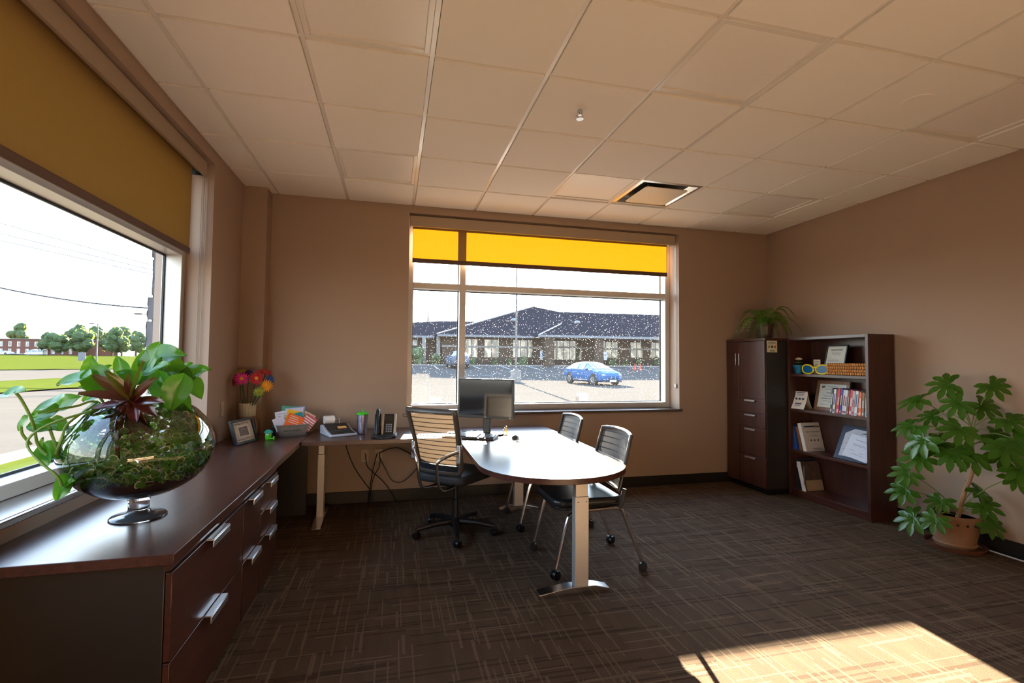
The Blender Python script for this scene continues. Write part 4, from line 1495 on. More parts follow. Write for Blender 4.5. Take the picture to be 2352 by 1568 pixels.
MB().tube([(x, y, 0.6), (x + 0.08, y, 8.3)], [0.07, 0.05], 8).build('pole', M['pole_grey'], t)
MB().ball((x + 0.08, y, 8.4), 0.15, 10, 7).build('finial', M['pole_grey'], t)
MB().prism([(0.0, 0), (0.13, 0), (0.2, -0.9), (0.02, -1.1)], 0, 0.05, Matrix.Translation((x + 0.05, y, 8.1)) @ Matrix.Rotation(R(90), 4, 'X')).build('furled_flag', M['bframe'], t)
x, y = 4.47, 3.0
t = thing('utility_box', (x, y, -0.15), 'small white utility box on a post right outside the window', 'utility box')
MB().cyl((x, y, -0.2), (x, y, 0.6), 0.035, n=10).build('post', M['concrete'], t)
MB().bx(x - 0.085, x + 0.085, y - 0.06, y + 0.06, 0.6, 0.80).build('housing', M['stripe'], t, bevel=0.012)
MB().bx(x - 0.11, x - 0.085, y - 0.04, y + 0.04, 0.66, 0.75).build('cable_gland', M['concrete'], t, bevel=0.004)

# overhead wires, strung past the left window
M['wire'] = plain('overhead_wire', '#1d2024', 0.6)
LW = [((0, 512), (360, 612), 0.03, 'topmost of the thin overhead wires in the left window'), ((0, 536), (360, 622), 0.03, 'second thin overhead wire from the top in the left window'),
      ((0, 552), (360, 632), 0.03, 'third thin overhead wire from the top in the left window'), ((0, 665), (350, 712), 0.06, 'thick dark cable sagging low across the left window')]
ENDS = [((-30.53, 43.73, 12.31), (-17.87, 40.78, 8.83)), ((-30.51, 43.76, 11.45), (-17.86, 40.79, 8.47)), ((-30.50, 43.78, 10.87), (-17.85, 40.81, 8.11)), ((-30.43, 43.93, 6.81), (-18.15, 41.0, 5.23))]
for (_, _, r, lab), (p, q) in zip(LW, ENDS):
    p, q = Vector(p), Vector(q)
    d = q - p
    pts = [p + d * (-0.6 + 0.1 * k) + Vector((0, 0, 0.25 * ((k - 11) / 5.0) ** 2 - 0.1 if r > 0.05 else 0)) for k in range(26)]
    tag(MB().tube(pts, r, 5).build('overhead_wire', M['wire']), lab, 'wire', 'overhead wires')

# rough stone pier on the outside corner of the left window
M['stone'] = plain('split_stone', (0.10, 0.10, 0.11), 0.9, 0, 0.25, 14, 0.6)
t = thing('stone_pier', (-0.39, -0.55, -0.15), 'rough grey stone pier outside the left window', 'stone pier')
MB().bx(-0.41, -0.362, -0.77, -0.05, -0.2, 3.3).build('mortar_core', M['stone'], t, smooth=0)
rnd = random.Random(5)
z = -0.15
while z < 3.3:
    h_ = 0.14 + 0.22 * rnd.random()
    xo = -0.435 - 0.03 * rnd.random()
    s_ = rnd.random() * 50
    b = MB()

    def face(u, v, z=z, h_=h_, xo=xo, s_=s_):
        y = -0.79 + 0.75 * u
        zz = z + 0.008 + (h_ - 0.016) * v
        k = min(1, 6 * min(u, 1 - u), 5 * min(v, 1 - v))
        return Vector((xo * k + (xo + 0.03) * (1 - k) + 0.022 * mnoise.noise(Vector((u * 4 + s_, v * 3, s_))), y + 0.012 * mnoise.noise(Vector((v * 5, s_, 2))) * (1 if u < 0.05 else 0), zz))
    b.grid(face, 8, 6, 0.0)
    b.bx(xo + 0.03, -0.362, -0.785, -0.045, z + 0.008, z + h_ - 0.008)
    b.build('stone', M['stone'], t, smooth=0)
    z += h_
# ------------------------------------------------------------------ things on the desk
M['screen'] = plain('monitor_screen', (0.012, 0.013, 0.016), 0.08, 0, 0.02, spec=0.7)
M['silver'] = plain('silver_plastic', (0.55, 0.55, 0.56), 0.3, 0.5)
M['brass'] = plain('brass', (0.6, 0.42, 0.16), 0.25, 1.0)
M['yellow'] = plain('yellow_print', (0.75, 0.55, 0.05), 0.5)

t = thing('computer_monitor', (2.10, -0.62, DZ), 'black flat computer monitor on a stand at the desk corner', 'monitor', rz=R(-33.7))
MB().bx(-0.262, 0.262, -0.012, 0.024, 0.145, 0.49).build('bezel', M['black'], t, local=True, bevel=0.005)
MB().bx(-0.246, 0.246, -0.0135, -0.0115, 0.17, 0.475).build('screen', M['screen'], t, local=True, smooth=0)
MB().bx(-0.12, 0.12, 0.024, 0.05, 0.22, 0.42).build('rear_housing', M['black'], t, local=True, bevel=0.012)
MB().bx(-0.035, 0.035, 0.02, 0.05, 0.012, 0.30).build('neck', M['darkgrey'], t, local=True, bevel=0.008)
poly = [(0.15 * math.cos(a * PI / 16), 0.035 + 0.095 * math.sin(a * PI / 16)) for a in range(32)]
MB().prism(poly, 0.0, 0.014).build('base', M['black'], t, local=True, bevel=0.004)
lettering('logo', 'LG', 0.013, frame_m((0, -0.0125, 0.157), (1, 0, 0), (0, 0, 1)), M['silver'], t)
MB().cyl((0.232, -0.0125, 0.157), (0.232, -0.0135, 0.157), 0.004, n=10).build('power_button', M['silver'], t, local=True)

t = thing('keyboard', (1.946, -0.754, DZ), 'black full-size keyboard lying before the monitor', 'keyboard', rz=R(-27.7))
MB().raw([(-0.225, -0.08, 0.0), (0.225, -0.08, 0.0), (0.225, 0.08, 0.0), (-0.225, 0.08, 0.0), (-0.225, -0.08, 0.014), (0.225, -0.08, 0.014), (0.225, 0.08, 0.03), (-0.225, 0.08, 0.03)],
         [(0, 3, 2, 1), (4, 5, 6, 7), (0, 1, 5, 4), (1, 2, 6, 5), (2, 3, 7, 6), (3, 0, 4, 7)]).build('case', M['black'], t, local=True, bevel=0.003)
b = MB()
for r in range(6):
    for c in range(22):
        if c in (15, 18) or (r == 0 and c in (0, 21)):
            continue
        if r == 0 and 4 <= c <= 9:
            if c > 4:
                continue
            b.bx(-0.215 + c * 0.0196, -0.215 + 6 * 0.0196 - 0.004, -0.07, -0.055, 0.013, 0.021)
            continue
        x = -0.215 + c * 0.0196
        y = -0.07 + r * 0.0235
        z = 0.0145 + r * 0.0024
        b.bx(x, x + 0.0155, y, y + 0.0185, z, z + 0.008)
o = b.build('keys', M['darkgrey'], t, local=True, bevel=0.0)
o['kind'] = 'stuff'
for s in (-1, 1):
    MB().bx(s * 0.19 - 0.012, s * 0.19 + 0.012, 0.06, 0.075, 0.0, 0.012).build('foot', M['black'], t, local=True)

t = thing('mouse_pad', (2.27, -0.93, DZ), 'round mouse pad with a yellow rim on the table', 'mouse pad')
MB().lathe([(0, 0), (0.1, 0), (0.1, 0.004), (0, 0.004)], 36).build('rim', M['yellow'], t, local=True)
MB().lathe([(0, 0.004), (0.093, 0.004), (0.092, 0.0048), (0, 0.0048)], 36).build('surface', M['paper'], t, local=True)
t = thing('computer_mouse', (2.30, -0.90, DZ + 0.005), 'dark computer mouse on the round pad', 'mouse', rz=R(-30))
MB().ball((0, 0, 0.0), (0.031, 0.055, 0.036), 18, 12, warp=lambda d: 1.0 if d.z > 0 else 1.0).build('shell', M['darkgrey'], t, local=True)
for o_ in kids(t):
    me_ = o_.data
    for v_ in me_.vertices:
        v_.co.z = max(v_.co.z, 0.0)
MB().bx(-0.0012, 0.0012, 0.012, 0.05, 0.02, 0.0338).build('button_gap', M['black'], t, local=True)
MB().cyl((-0.004, 0.03, 0.029), (0.004, 0.03, 0.029), 0.009, n=14).build('scroll_wheel', M['black'], t, local=True)

t = thing('note_clip', (2.265, -0.66, DZ), 'little brass clip stand beside the monitor', 'clip')
MB().bx(-0.022, 0.022, -0.016, 0.016, 0, 0.006).build('base', M['brass'], t, local=True, bevel=0.002)
for k, x in enumerate((-0.012, 0.002, 0.015)):
    MB().bx(x - 0.003, x + 0.003, -0.01, 0.01, 0.006, 0.05 + 0.014 * k).build('upright', M['brass'], t, local=True, bevel=0.0015)

# desk phone
M['phone_face'] = plain('phone_face', '#1b1613', 0.3)
M['phone_trim'] = plain('phone_trim', (0.50, 0.43, 0.32), 0.35, 0.4)
t = thing('desk_phone', (1.245, -0.56, DZ), 'black desk phone with silver side strips and handset on its left', 'telephone', rz=R(-4))
TILT = Matrix.Translation((0, 0.03, 0.005)) @ Matrix.Rotation(R(62), 4, 'X')
MB().bx(-0.10, 0.10, -0.075, 0.09, 0, 0.022).build('base', M['black'], t, local=True, bevel=0.006)
MB().prism([(-0.07, 0.0), (0.075, 0.0), (0.075, 0.10), (-0.07, 0.06)], 0.0, 0.02, Matrix.Translation((0, 0.09, 0.01)) @ Matrix.Rotation(R(90), 4, 'X')).build('rear_stand', M['black'], t, local=True)
bdy = MB().bx(-0.03, 0.092, -0.005, 0.19, 0.0, 0.022, TILT).build('body', M['phone_face'], t, local=True, bevel=0.006)
MB().bx(-0.03, -0.010, -0.003, 0.185, 0.022, 0.028, TILT).build('trim_strip', M['phone_trim'], t, local=True, bevel=0.003)
MB().bx(0.074, 0.094, 0.0, 0.187, 0.022, 0.028, TILT).build('trim_strip', M['phone_trim'], t, local=True, bevel=0.003)
MB().bx(0.002, 0.062, 0.125, 0.17, 0.022, 0.024, TILT).build('display', M['screen'], t, local=True)
b = MB()
for r in range(4):
    for c in range(3):
        b.bx(0.008 + c * 0.018, 0.021 + c * 0.018, 0.022 + r * 0.02, 0.034 + r * 0.02, 0.022, 0.026, TILT)
o = b.build('keypad', M['greyink'], t, local=True)
o['kind'] = 'stuff'
b = MB().tube(smoothpath([Vector(TILT @ Vector(p)) for p in ((-0.062, -0.012, 0.04), (-0.062, 0.02, 0.052), (-0.062, 0.1, 0.055), (-0.062, 0.18, 0.052), (-0.062, 0.21, 0.038))], 4), [0.024] * 4 + [0.02] * 9 + [0.024] * 4, 12, flat=0.75)
b.build('handset', M['black'], t, local=True)
MB().bx(-0.088, -0.036, 0.01, 0.19, 0.002, 0.03, TILT).build('cradle', M['black'], t, local=True, bevel=0.006)
q = [(-0.06 + 0.006 * math.cos(k * 1.3), -0.07 - 0.012 * math.sin(k * 0.06) + 0.006 * math.sin(k * 1.3), 0.008 + 0.0) for k in range(2)]
pts = []
for k in range(90):
    f = k / 89
    base = Vector((-0.06 + 0.13 * f, -0.085 - 0.05 * math.sin(PI * f), 0.008))
    pts.append(base + Vector((0, 0.0065 * math.cos(k * 1.2), 0.0065 * math.sin(k * 1.2))))
MB().tube(pts, 0.0022, 5).build('coiled_cord', M['black'], t, local=True)

# tumbler
t = thing('tumbler', (1.053, -0.365, DZ), 'clear insulated tumbler with green lid and straw', 'tumbler')
M['acrylic'] = thin_glass('clear_acrylic', (0.9, 0.93, 0.98), 2.2)
M['lid_green'] = plain('green_plastic', (0.05, 0.55, 0.03), 0.3)
MB().lathe([(0.0, 0.002), (0.036, 0.002), (0.038, 0.01), (0.046, 0.17), (0.046, 0.172)], 32).build('cup', M['acrylic'], t, local=True)
MB().lathe([(0.0, 0.008), (0.032, 0.008), (0.041, 0.165), (0.0395, 0.165), (0.031, 0.01), (0.0, 0.01)], 32).build('inner_sleeve', plain('printed_sleeve', (0.45, 0.40, 0.55), 0.3, 0.4, 0.5, 90), t, local=True)
MB().lathe([(0.049, 0.168), (0.051, 0.172), (0.051, 0.182), (0.044, 0.187), (0.018, 0.19), (0.0, 0.19)], 32).build('lid', M['lid_green'], t, local=True)
MB().cyl((0.005, 0, 0.02), (0.001, 0, 0.212), 0.0045, n=10).build('straw', M['lid_green'], t, local=True)

# printing calculator
M['calc'] = plain('pale_blue_plastic', (0.50, 0.53, 0.60), 0.4)
t = thing('calculator', (0.855, -0.36, DZ), 'pale printing calculator with a paper roll on the desk', 'calculator', rz=R(24))
prof = [(-0.15, 0.0), (0.14, 0.0), (0.14, 0.075), (0.10, 0.08), (-0.02, 0.04), (-0.15, 0.018)]
vs = [(-0.115, y, z) for y, z in prof] + [(0.115, y, z) for y, z in prof]
n = len(prof)
MB().raw(vs, [tuple(range(n)), tuple(range(2 * n - 1, n - 1, -1))] + [(i, n + i, n + (i + 1) % n, (i + 1) % n) for i in range(n)]).build('case', M['calc'], t, local=True, bevel=0.006)
ST = Matrix.Translation((0, 0.04, 0.0605)) @ Matrix.Rotation(R(18.4), 4, 'X')
MB().bx(-0.095, 0.1, -0.062, 0.062, 0.0, 0.004, ST).build('top_cover', M['black'], t, local=True, bevel=0.001)
MB().bx(0.0, 0.075, -0.045, -0.005, 0.004, 0.006, ST).build('note_label', plain('orange_note', (0.75, 0.42, 0.15), 0.8), t, local=True)
b = MB()
KT = Matrix.Translation((0, -0.085, 0.0295)) @ Matrix.Rotation(R(9.6), 4, 'X')
for r in range(4):
    for c in range(10):
        b.bx(-0.095 + c * 0.0195, -0.081 + c * 0.0195, -0.048 + r * 0.026, -0.03 + r * 0.026, 0.0, 0.007, KT)
o = b.build('keys', M['darkgrey'], t, local=True)
o['kind'] = 'stuff'
MB().cyl((-0.085, 0.125, 0.118), (0.0, 0.125, 0.118), 0.034, n=24).build('paper_roll', M['paper'], t, local=True)
MB().tube([(-0.09, 0.125, 0.118), (0.05, 0.125, 0.118), (0.05, 0.125, 0.07)], 0.004, 6).build('roll_holder', M['silver'], t, local=True)


# ------------------------------------------------------------------ photo frame, vase of flowers, card basket, toy
def scribble(name, M4, w, h, lines, mat, parent, seed, thick=0.0012):
    """handwriting-like strokes lying on a card's face (local x right, y up)"""
    rnd = random.Random(seed)
    b = MB()
    for k in range(lines):
        y = h * (0.5 - (k + 0.5) / lines)
        x = -w / 2
        pts = []
        while x < w / 2:
            pts.append(M4 @ Vector((x, y + (rnd.random() - 0.5) * h / lines * 0.75, 0.0006)))
            x += w * 0.03 * (0.5 + rnd.random())
        if len(pts) > 2:
            b.tube(pts, thick, 4)
    return b.build(name, mat, parent, local=True)


def lines_block(name, M4, rows, mat, parent):
    """rows of (x0,x1,y,thickness) printed bars on a face"""
    b = MB()
    for (x0, x1, y, th) in rows:
        b.bx(x0, x1, y - th / 2, y + th / 2, 0.0, 0.0006, M4)
    return b.build(name, mat, parent, local=True)


# picture frame leaning on the credenza
M['mat_board'] = plain('frame_mat_board', (0.55, 0.47, 0.36), 0.8)
xa = Vector((0.30, 0.954, 0))
nf = Vector((0.954, -0.30, 0))
up = (Vector((0, 0, 1)) * math.cos(R(18)) - nf * math.sin(R(18))).normalized()
PF = frame_m((0, 0, 0), xa, up)
t = thing('photo_frame', (0.225, -0.685, DZ), 'black framed signed photograph leaning on the credenza', 'photo frame')
FW, FH = 0.27, 0.19
b = MB()
bw = 0.018
b.bx(-FW / 2, FW / 2, 0, bw, -0.012, 0.012, PF).bx(-FW / 2, FW / 2, FH - bw, FH, -0.012, 0.012, PF)
b.bx(-FW / 2, -FW / 2 + bw, bw, FH - bw, -0.012, 0.012, PF).bx(FW / 2 - bw, FW / 2, bw, FH - bw, -0.012, 0.012, PF)
b.build('frame', M['black'], t, local=True, bevel=0.002)
MB().bx(-FW / 2 + bw, FW / 2 - bw, bw, FH - bw, -0.01, 0.0, PF).build('mat_board', M['mat_board'], t, local=True)
pm = plain('group_photo', (0.16, 0.10, 0.08), 0.5, 0, 0.9, 60)
MB().bx(-0.055, 0.055, 0.06, 0.13, 0.0, 0.001, PF).build('photograph', pm, t, local=True)
b = MB().bx(-0.07, -0.055, 0.05, 0.14, 0.0, 0.0008, PF).bx(0.055, 0.07, 0.05, 0.14, 0, 0.0008, PF)
b.bx(-0.07, 0.07, 0.05, 0.06, 0, 0.0008, PF).bx(-0.07, 0.07, 0.13, 0.14, 0, 0.0008, PF)
b.build('photo_border', M['cream'], t, local=True)
scribble('signatures', PF @ Matrix.Translation((0, 0.156, 0)), 0.2, 0.02, 1, M['ink'], t, 1)
scribble('signatures', PF @ Matrix.Translation((0.01, 0.034, 0)), 0.2, 0.018, 1, M['ink'], t, 2)
MB().prism([(0.016, 0.001), (0.10, 0.001), (0.056, 0.125)], -0.02, 0.02, frame_m((0, 0, 0.0), -nf, (0, 0, 1))).build('easel_back', M['black'], t, local=True)

# vase
VX, VY = 0.125, -0.32
t = thing('flower_vase', (VX, VY, DZ), 'ribbed cream vase with brown lower half in the corner', 'vase')
t_ = NT('ribbed_ceramic')
sp_ = t_.node('SeparateXYZ')
t_.l.new(t_.coords('Object'), sp_.inputs[0])
an_ = t_.math('ARCTAN2', sp_.outputs[1], sp_.outputs[0])
st_ = t_.math('SINE', t_.math('MULTIPLY', an_, 44.0))
p_ = t_.principled(Base_Color=t_.mix(t_.math('ADD', t_.math('MULTIPLY', st_, 0.5), 0.5), lin('#8d7a5c'), lin('#d8c8a4')), Roughness=0.6)
t_.l.new(t_.bump(st_, 0.4, 0.004), p_.inputs['Normal'])
M['ribbed'] = t_.done(p_.outputs[0])
M['kraft'] = plain('brown_wrap', '#7d5a3c', 0.8, 0, 0.1)
MB().lathe([(0.05, 0.16), (0.064, 0.165), (0.068, 0.27), (0.065, 0.275), (0.060, 0.27), (0.058, 0.17)], 40).build('upper_vessel', M['ribbed'], t, local=True)
MB().lathe([(0.0, 0.0), (0.062, 0.0), (0.066, 0.02), (0.067, 0.16), (0.066, 0.168), (0.0, 0.168)], 40).build('lower_wrap', M['kraft'], t, local=True)
MB().tube(smoothpath([(0.06, -0.02, 0.165), (0.075, -0.03, 0.13), (0.085, -0.03, 0.06), (0.078, -0.03, 0.02)], 4), 0.008, 6, flat=0.4).build('ribbon', M['kraft'], t, local=True)

M['stem_green'] = plain('flower_stem', '#2f4a2a', 0.6)


def petal_mat(name, col):
    return plain(name, col, 0.6, 0, 0.15, 60)


def gerbera(px, py, pz, face, rad, col, ccol, label, nm, double=False):
    rad *= 1.13
    t = thing('gerbera_flower', (px, py, pz), label, 'flower', 'cloth gerberas in the vase')
    nz = Vector(face).normalized()
    xa_ = nz.cross(Vector((0, 0, 1)))
    xa_ = xa_.normalized() if xa_.length > 0.1 else Vector((1, 0, 0))
    F = frame_m((0, 0, 0), xa_, nz.cross(xa_))
    pm_ = petal_mat(nm, col)
    lay = [(16, 1.0, 0.0), (13, 0.70, 0.006)] + ([(12, 0.5, 0.010)] if double else [])
    pb = MB().grid(lambda u, v: (0.29 * rad * math.sin(PI * min(1, 0.08 + 0.92 * v)) * (u - 0.5) * 0.62 + 0, rad * (0.15 + 0.85 * v), -0.2 * rad * v * v + 0.18 * rad * v + 0.05 * rad * (abs(u - 0.5) * 2) ** 2), 2, 5)
    b = MB()
    for li, (nn, sc, dz) in enumerate(lay):
        for k in range(nn):
            Rm = F @ Matrix.Translation((0, 0, dz)) @ Matrix.Rotation(2 * PI * (k + 0.5 * li) / nn, 4, 'Z') @ Matrix.Scale(sc, 4)
            b.raw(pb.v, pb.f, Rm)
    b.build('petals', pm_, t, local=True, smooth=180)['kind'] = 'stuff'
    MB().lathe([(rad * 0.26, 0.0), (rad * 0.24, 0.008), (rad * 0.12, 0.013), (0, 0.014)], 18, M=F).build('centre', plain(nm + '_centre', ccol, 0.8, 0, 0.3, 400), t, local=True)
    base = Vector((VX, VY, DZ + 0.20)) - Vector((px, py, pz)) + Vector(((px - VX) * 0.12, (py - VY) * 0.12, 0))
    MB().tube(smoothpath([-nz * 0.002, -nz * 0.04 + Vector((0, 0, -0.03)), base * 0.55 + Vector((0, 0, 0.0)), base], 5), 0.004, 6).build('stem', M['stem_green'], t, local=True)
    return t


gerbera(0.100, -0.42, 1.178, (0.3, -1, 0.15), 0.057, (0.72, 0.02, 0.30), (0.75, 0.35, 0.05), 'hot pink gerbera with yellow centre at the front left of the bunch', 'petal_pink')
gerbera(0.205, -0.40, 1.180, (0.45, -1, 0.2), 0.056, (0.55, 0.01, 0.025), (0.75, 0.35, 0.05), 'red gerbera with yellow centre facing the room', 'petal_red')
gerbera(0.285, -0.40, 1.118, (0.5, -1, 0.05), 0.050, (0.85, 0.36, 0.01), (0.80, 0.30, 0.01), 'orange-yellow gerbera at the right of the bunch', 'petal_yellow', True)
gerbera(0.235, -0.43, 1.070, (0.3, -0.8, -0.35), 0.045, (0.36, 0.52, 0.06), (0.55, 0.16, 0.02), 'lime green gerbera hanging lowest at the right', 'petal_lime')
gerbera(0.295, -0.34, 1.168, (0.9, -0.5, 0.35), 0.050, (0.02, 0.09, 0.35), (0.02, 0.06, 0.2), 'blue gerbera at the right edge of the bunch', 'petal_blue')
gerbera(0.050, -0.40, 1.165, (-0.7, -0.6, 0.2), 0.052, (0.35, 0.01, 0.06), (0.3, 0.1, 0.02), 'dark crimson gerbera turned to the left wall', 'petal_crimson')
gerbera(0.255, -0.34, 1.228, (0.35, -0.4, 0.9), 0.055, (0.50, 0.008, 0.02), (0.3, 0.1, 0.02), 'red gerbera facing upward at the back right', 'petal_red_back')
gerbera(0.070, -0.34, 1.232, (-0.2, -0.4, 0.9), 0.044, (0.42, 0.40, 0.04), (0.3, 0.2, 0.02), 'yellow-green gerbera at the back left', 'petal_olive')
gerbera(0.115, -0.32, 1.222, (-0.1, -0.5, 0.85), 0.05, (0.07, 0.015, 0.16), (0.05, 0.02, 0.1), 'dark purple gerbera behind the pink one', 'petal_purple')

# card basket: galvanised trough full of greeting cards
M['galv'] = plain('galvanised_tin', (0.30, 0.30, 0.29), 0.45, 0.7, 0.25, 25)
BR = R(20)
BC = Vector((0.478, -0.355, DZ))
t = thing('card_basket', BC, 'small galvanised trough of greeting cards on the worktop corner', 'basket', rz=BR)
b = MB()
top, bot, hh = (0.125, 0.075), (0.10, 0.055), 0.095


def ringq(sx, sy, z):
    return [(-sx, -sy, z), (sx, -sy, z), (sx, sy, z), (-sx, sy, z)]


vs = ringq(*bot, 0.0) + ringq(*top, hh) + ringq(top[0] - 0.004, top[1] - 0.004, hh) + ringq(bot[0] - 0.004, bot[1] - 0.004, 0.004)
fs = [(0, 3, 2, 1), (12, 13, 14, 15)]
for a_ in (0, 4, 8):
    fs += [(a_ + i, a_ + (i + 1) % 4, a_ + 4 + (i + 1) % 4, a_ + 4 + i) for i in range(4)]
b.raw(vs, fs).build('trough', M['galv'], t, local=True, bevel=0.002)
MB().tube([(-0.125, -0.075, hh), (0.125, -0.075, hh), (0.125, 0.075, hh), (-0.125, 0.075, hh)], 0.004, 6, closed=True).build('rolled_rim', M['galv'], t, local=True)
scribble('stamped_letters', frame_m((0.0, -0.066, 0.05), (1, 0, 0), (0, -0.2, 1)), 0.14, 0.02, 1, M['ink'], t, 9, 0.0018)
CARDS = [  # x, y, tilt(deg in card plane), width, height, lift, colour, label
    (-0.02, -0.058, -24, 0.13, 0.13, 0.015, (0.80, 0.14, 0.02), 'orange greeting card at the front of the trough'),
    (0.045, -0.040, 12, 0.12, 0.13, 0.02, (0.0, 0.25, 0.32), 'teal patterned greeting card behind the orange one'),
    (-0.01, -0.024, -16, 0.12, 0.14, 0.035, (0.80, 0.48, 0.02), 'yellow greeting card tilted behind the teal one'),
    (0.03, -0.010, 3, 0.14, 0.16, 0.03, (0.62, 0.62, 0.82), 'large white lilac envelope in the middle of the trough'),
    (-0.05, 0.004, 8, 0.12, 0.15, 0.02, (0.70, 0.72, 0.85), 'white card with small print at the left of the trough'),
    (0.05, 0.016, 4, 0.14, 0.165, 0.03, (0.30, 0.48, 0.72), 'pale blue card sticking up at the right back'),
    (-0.02, 0.030, -7, 0.14, 0.17, 0.035, (0.08, 0.34, 0.26), 'green card rising highest at the back'),
    (-0.055, 0.043, 6, 0.10, 0.14, 0.025, (0.35, 0.22, 0.50), 'violet card at the back left of the trough'),
    (0.085, -0.05, -38, 0.10, 0.12, 0.02, (0.55, 0.10, 0.14), 'red striped card fanning out to the right'),
    (0.088, 0.0, -30, 0.10, 0.13, 0.025, (0.72, 0.58, 0.42), 'cream card fanning out on the right behind the striped one'),
    (-0.075, -0.03, 20, 0.09, 0.11, 0.015, (0.66, 0.66, 0.78), 'small white card leaning left at the front'),
]
for k, (x, y, tl, w_, h_, lift, col, lab) in enumerate(CARDS):
    Mb = Matrix.Translation(BC) @ Matrix.Rotation(BR, 4, 'Z') @ Matrix.Translation((x, y, 0.02 + lift + 0.02)) @ Matrix.Rotation(R(-8), 4, 'X') @ Matrix.Rotation(R(90), 4, 'X') @ Matrix.Rotation(R(tl), 4, 'Z')
    b = MB().bx(-w_ / 2, w_ / 2, 0, h_, -0.0012, 0.0012, Mb)
    loc = Mb @ Vector((0, 0, 0))
    t = thing('greeting_card', loc, lab, 'card', 'greeting cards in the trough')
    b.build('card', plain('card_paper_%02d' % k, col, 0.6, 0, 0.05), t)
    if k in (0, 4, 6, 9):
        sb = MB()
        rr = random.Random(k)
        for q in range(4):
            yy = h_ * (0.45 + 0.13 * q)
            sb.bx(-w_ * 0.35, w_ * (0.1 + 0.25 * rr.random()), yy, yy + 0.004, 0.0012, 0.0018, Mb)
        sb.build('print', M['paper'] if k in (0, 6) else M['greyink'], t)
    if k == 8:
        sb = MB()
        for q in range(5):
            sb.bx(-w_ / 2, w_ / 2, 0.012 + 0.02 * q, 0.02 + 0.02 * q, 0.0012, 0.0018, Mb)
        sb.build('print', M['paper'], t)
    if k in (1, 3):
        sb = MB()
        rr = random.Random(20 + k)
        for q in range(14):
            xx, yy = (rr.random() - 0.5) * w_ * 0.8, h_ * (0.3 + 0.6 * rr.random())
            sb.bx(xx - 0.006, xx + 0.006, yy - 0.002, yy + 0.002, 0.0012, 0.0018, Mb)
        sb.build('print', M['calc'], t)

# green toy figure and small dark bottle
M['toy'] = plain('green_toy_plastic', (0.10, 0.62, 0.02), 0.25)
M['toy_hat'] = plain('teal_toy_plastic', (0.03, 0.35, 0.28), 0.3)
t = thing('toy_figure', (0.340, -0.535, DZ), 'little bright green toy with teal hat and outstretched leg', 'toy', rz=R(-20))
MB().lathe([(0, 0.002), (0.02, 0.0), (0.024, 0.012), (0.025, 0.04), (0.02, 0.06), (0.008, 0.068), (0, 0.069)], 20).build('body', M['toy'], t, local=True)
MB().lathe([(0.034, 0.055), (0.03, 0.062), (0.018, 0.075), (0.0, 0.08)], 20).build('hat', M['toy_hat'], t, local=True)
MB().tube([(0.015, -0.01, 0.012), (0.04, -0.02, 0.01), (0.06, -0.024, 0.012)], [0.008, 0.0065, 0.006], 8).build('leg', M['toy'], t, local=True)
MB().ball((0.064, -0.025, 0.016), (0.008, 0.01, 0.016), 10, 8).build('foot', M['toy'], t, local=True)
for s in (-1, 1):
    MB().ball((0.006 + 0.007 * s, -0.0225, 0.042), (0.006, 0.004, 0.006), 10, 7).build('eye', M['white'], t, local=True)
t = thing('small_bottle', (0.345, -0.40, DZ), 'small dark bottle between the toy and the card trough', 'bottle')
MB().lathe([(0, 0), (0.018, 0), (0.019, 0.005), (0.019, 0.06), (0.009, 0.07), (0.009, 0.082)], 18).build('body', M['black'], t, local=True)
MB().lathe([(0.0115, 0.08), (0.0115, 0.1), (0, 0.1)], 16).build('cap', M['darkgrey'], t, local=True)

# ------------------------------------------------------------------ wall plates and cables
M['plate'] = plain('almond_wall_plate', (0.46, 0.37, 0.25), 0.45)


def wall_plate(name, c, axis, label, slots=True):
    t = thing(name, c, label, 'outlet', 'wall plates')
    x, y, z = c
    if axis == 'y':
        MB().bx(x - 0.037, x + 0.037, y - 0.006, y, z - 0.06, z + 0.06).build('plate', M['plate'], t, bevel=0.003)
        for s in (-1, 1):
            so = MB().bx(x - 0.016, x + 0.016, y - 0.008, y - 0.006, z + s * 0.022 - 0.013, z + s * 0.022 + 0.013).build('socket', M['plate'], t, bevel=0.002)
            for q in (-1, 1):
                MB().bx(x + q * 0.006 - 0.001, x + q * 0.006 + 0.001, y - 0.0085, y - 0.0078, z + s * 0.022 - 0.004, z + s * 0.022 + 0.005).build('slot', M['black'], so)
    else:
        MB().bx(x, x + 0.006, y - 0.037, y + 0.037, z - 0.06, z + 0.06).build('plate', M['plate'], t, bevel=0.003)
        MB().bx(x + 0.006, x + 0.008, y - 0.017, y + 0.017, z - 0.034, z + 0.034).build('rocker', M['plate'], t, bevel=0.002)
    return t


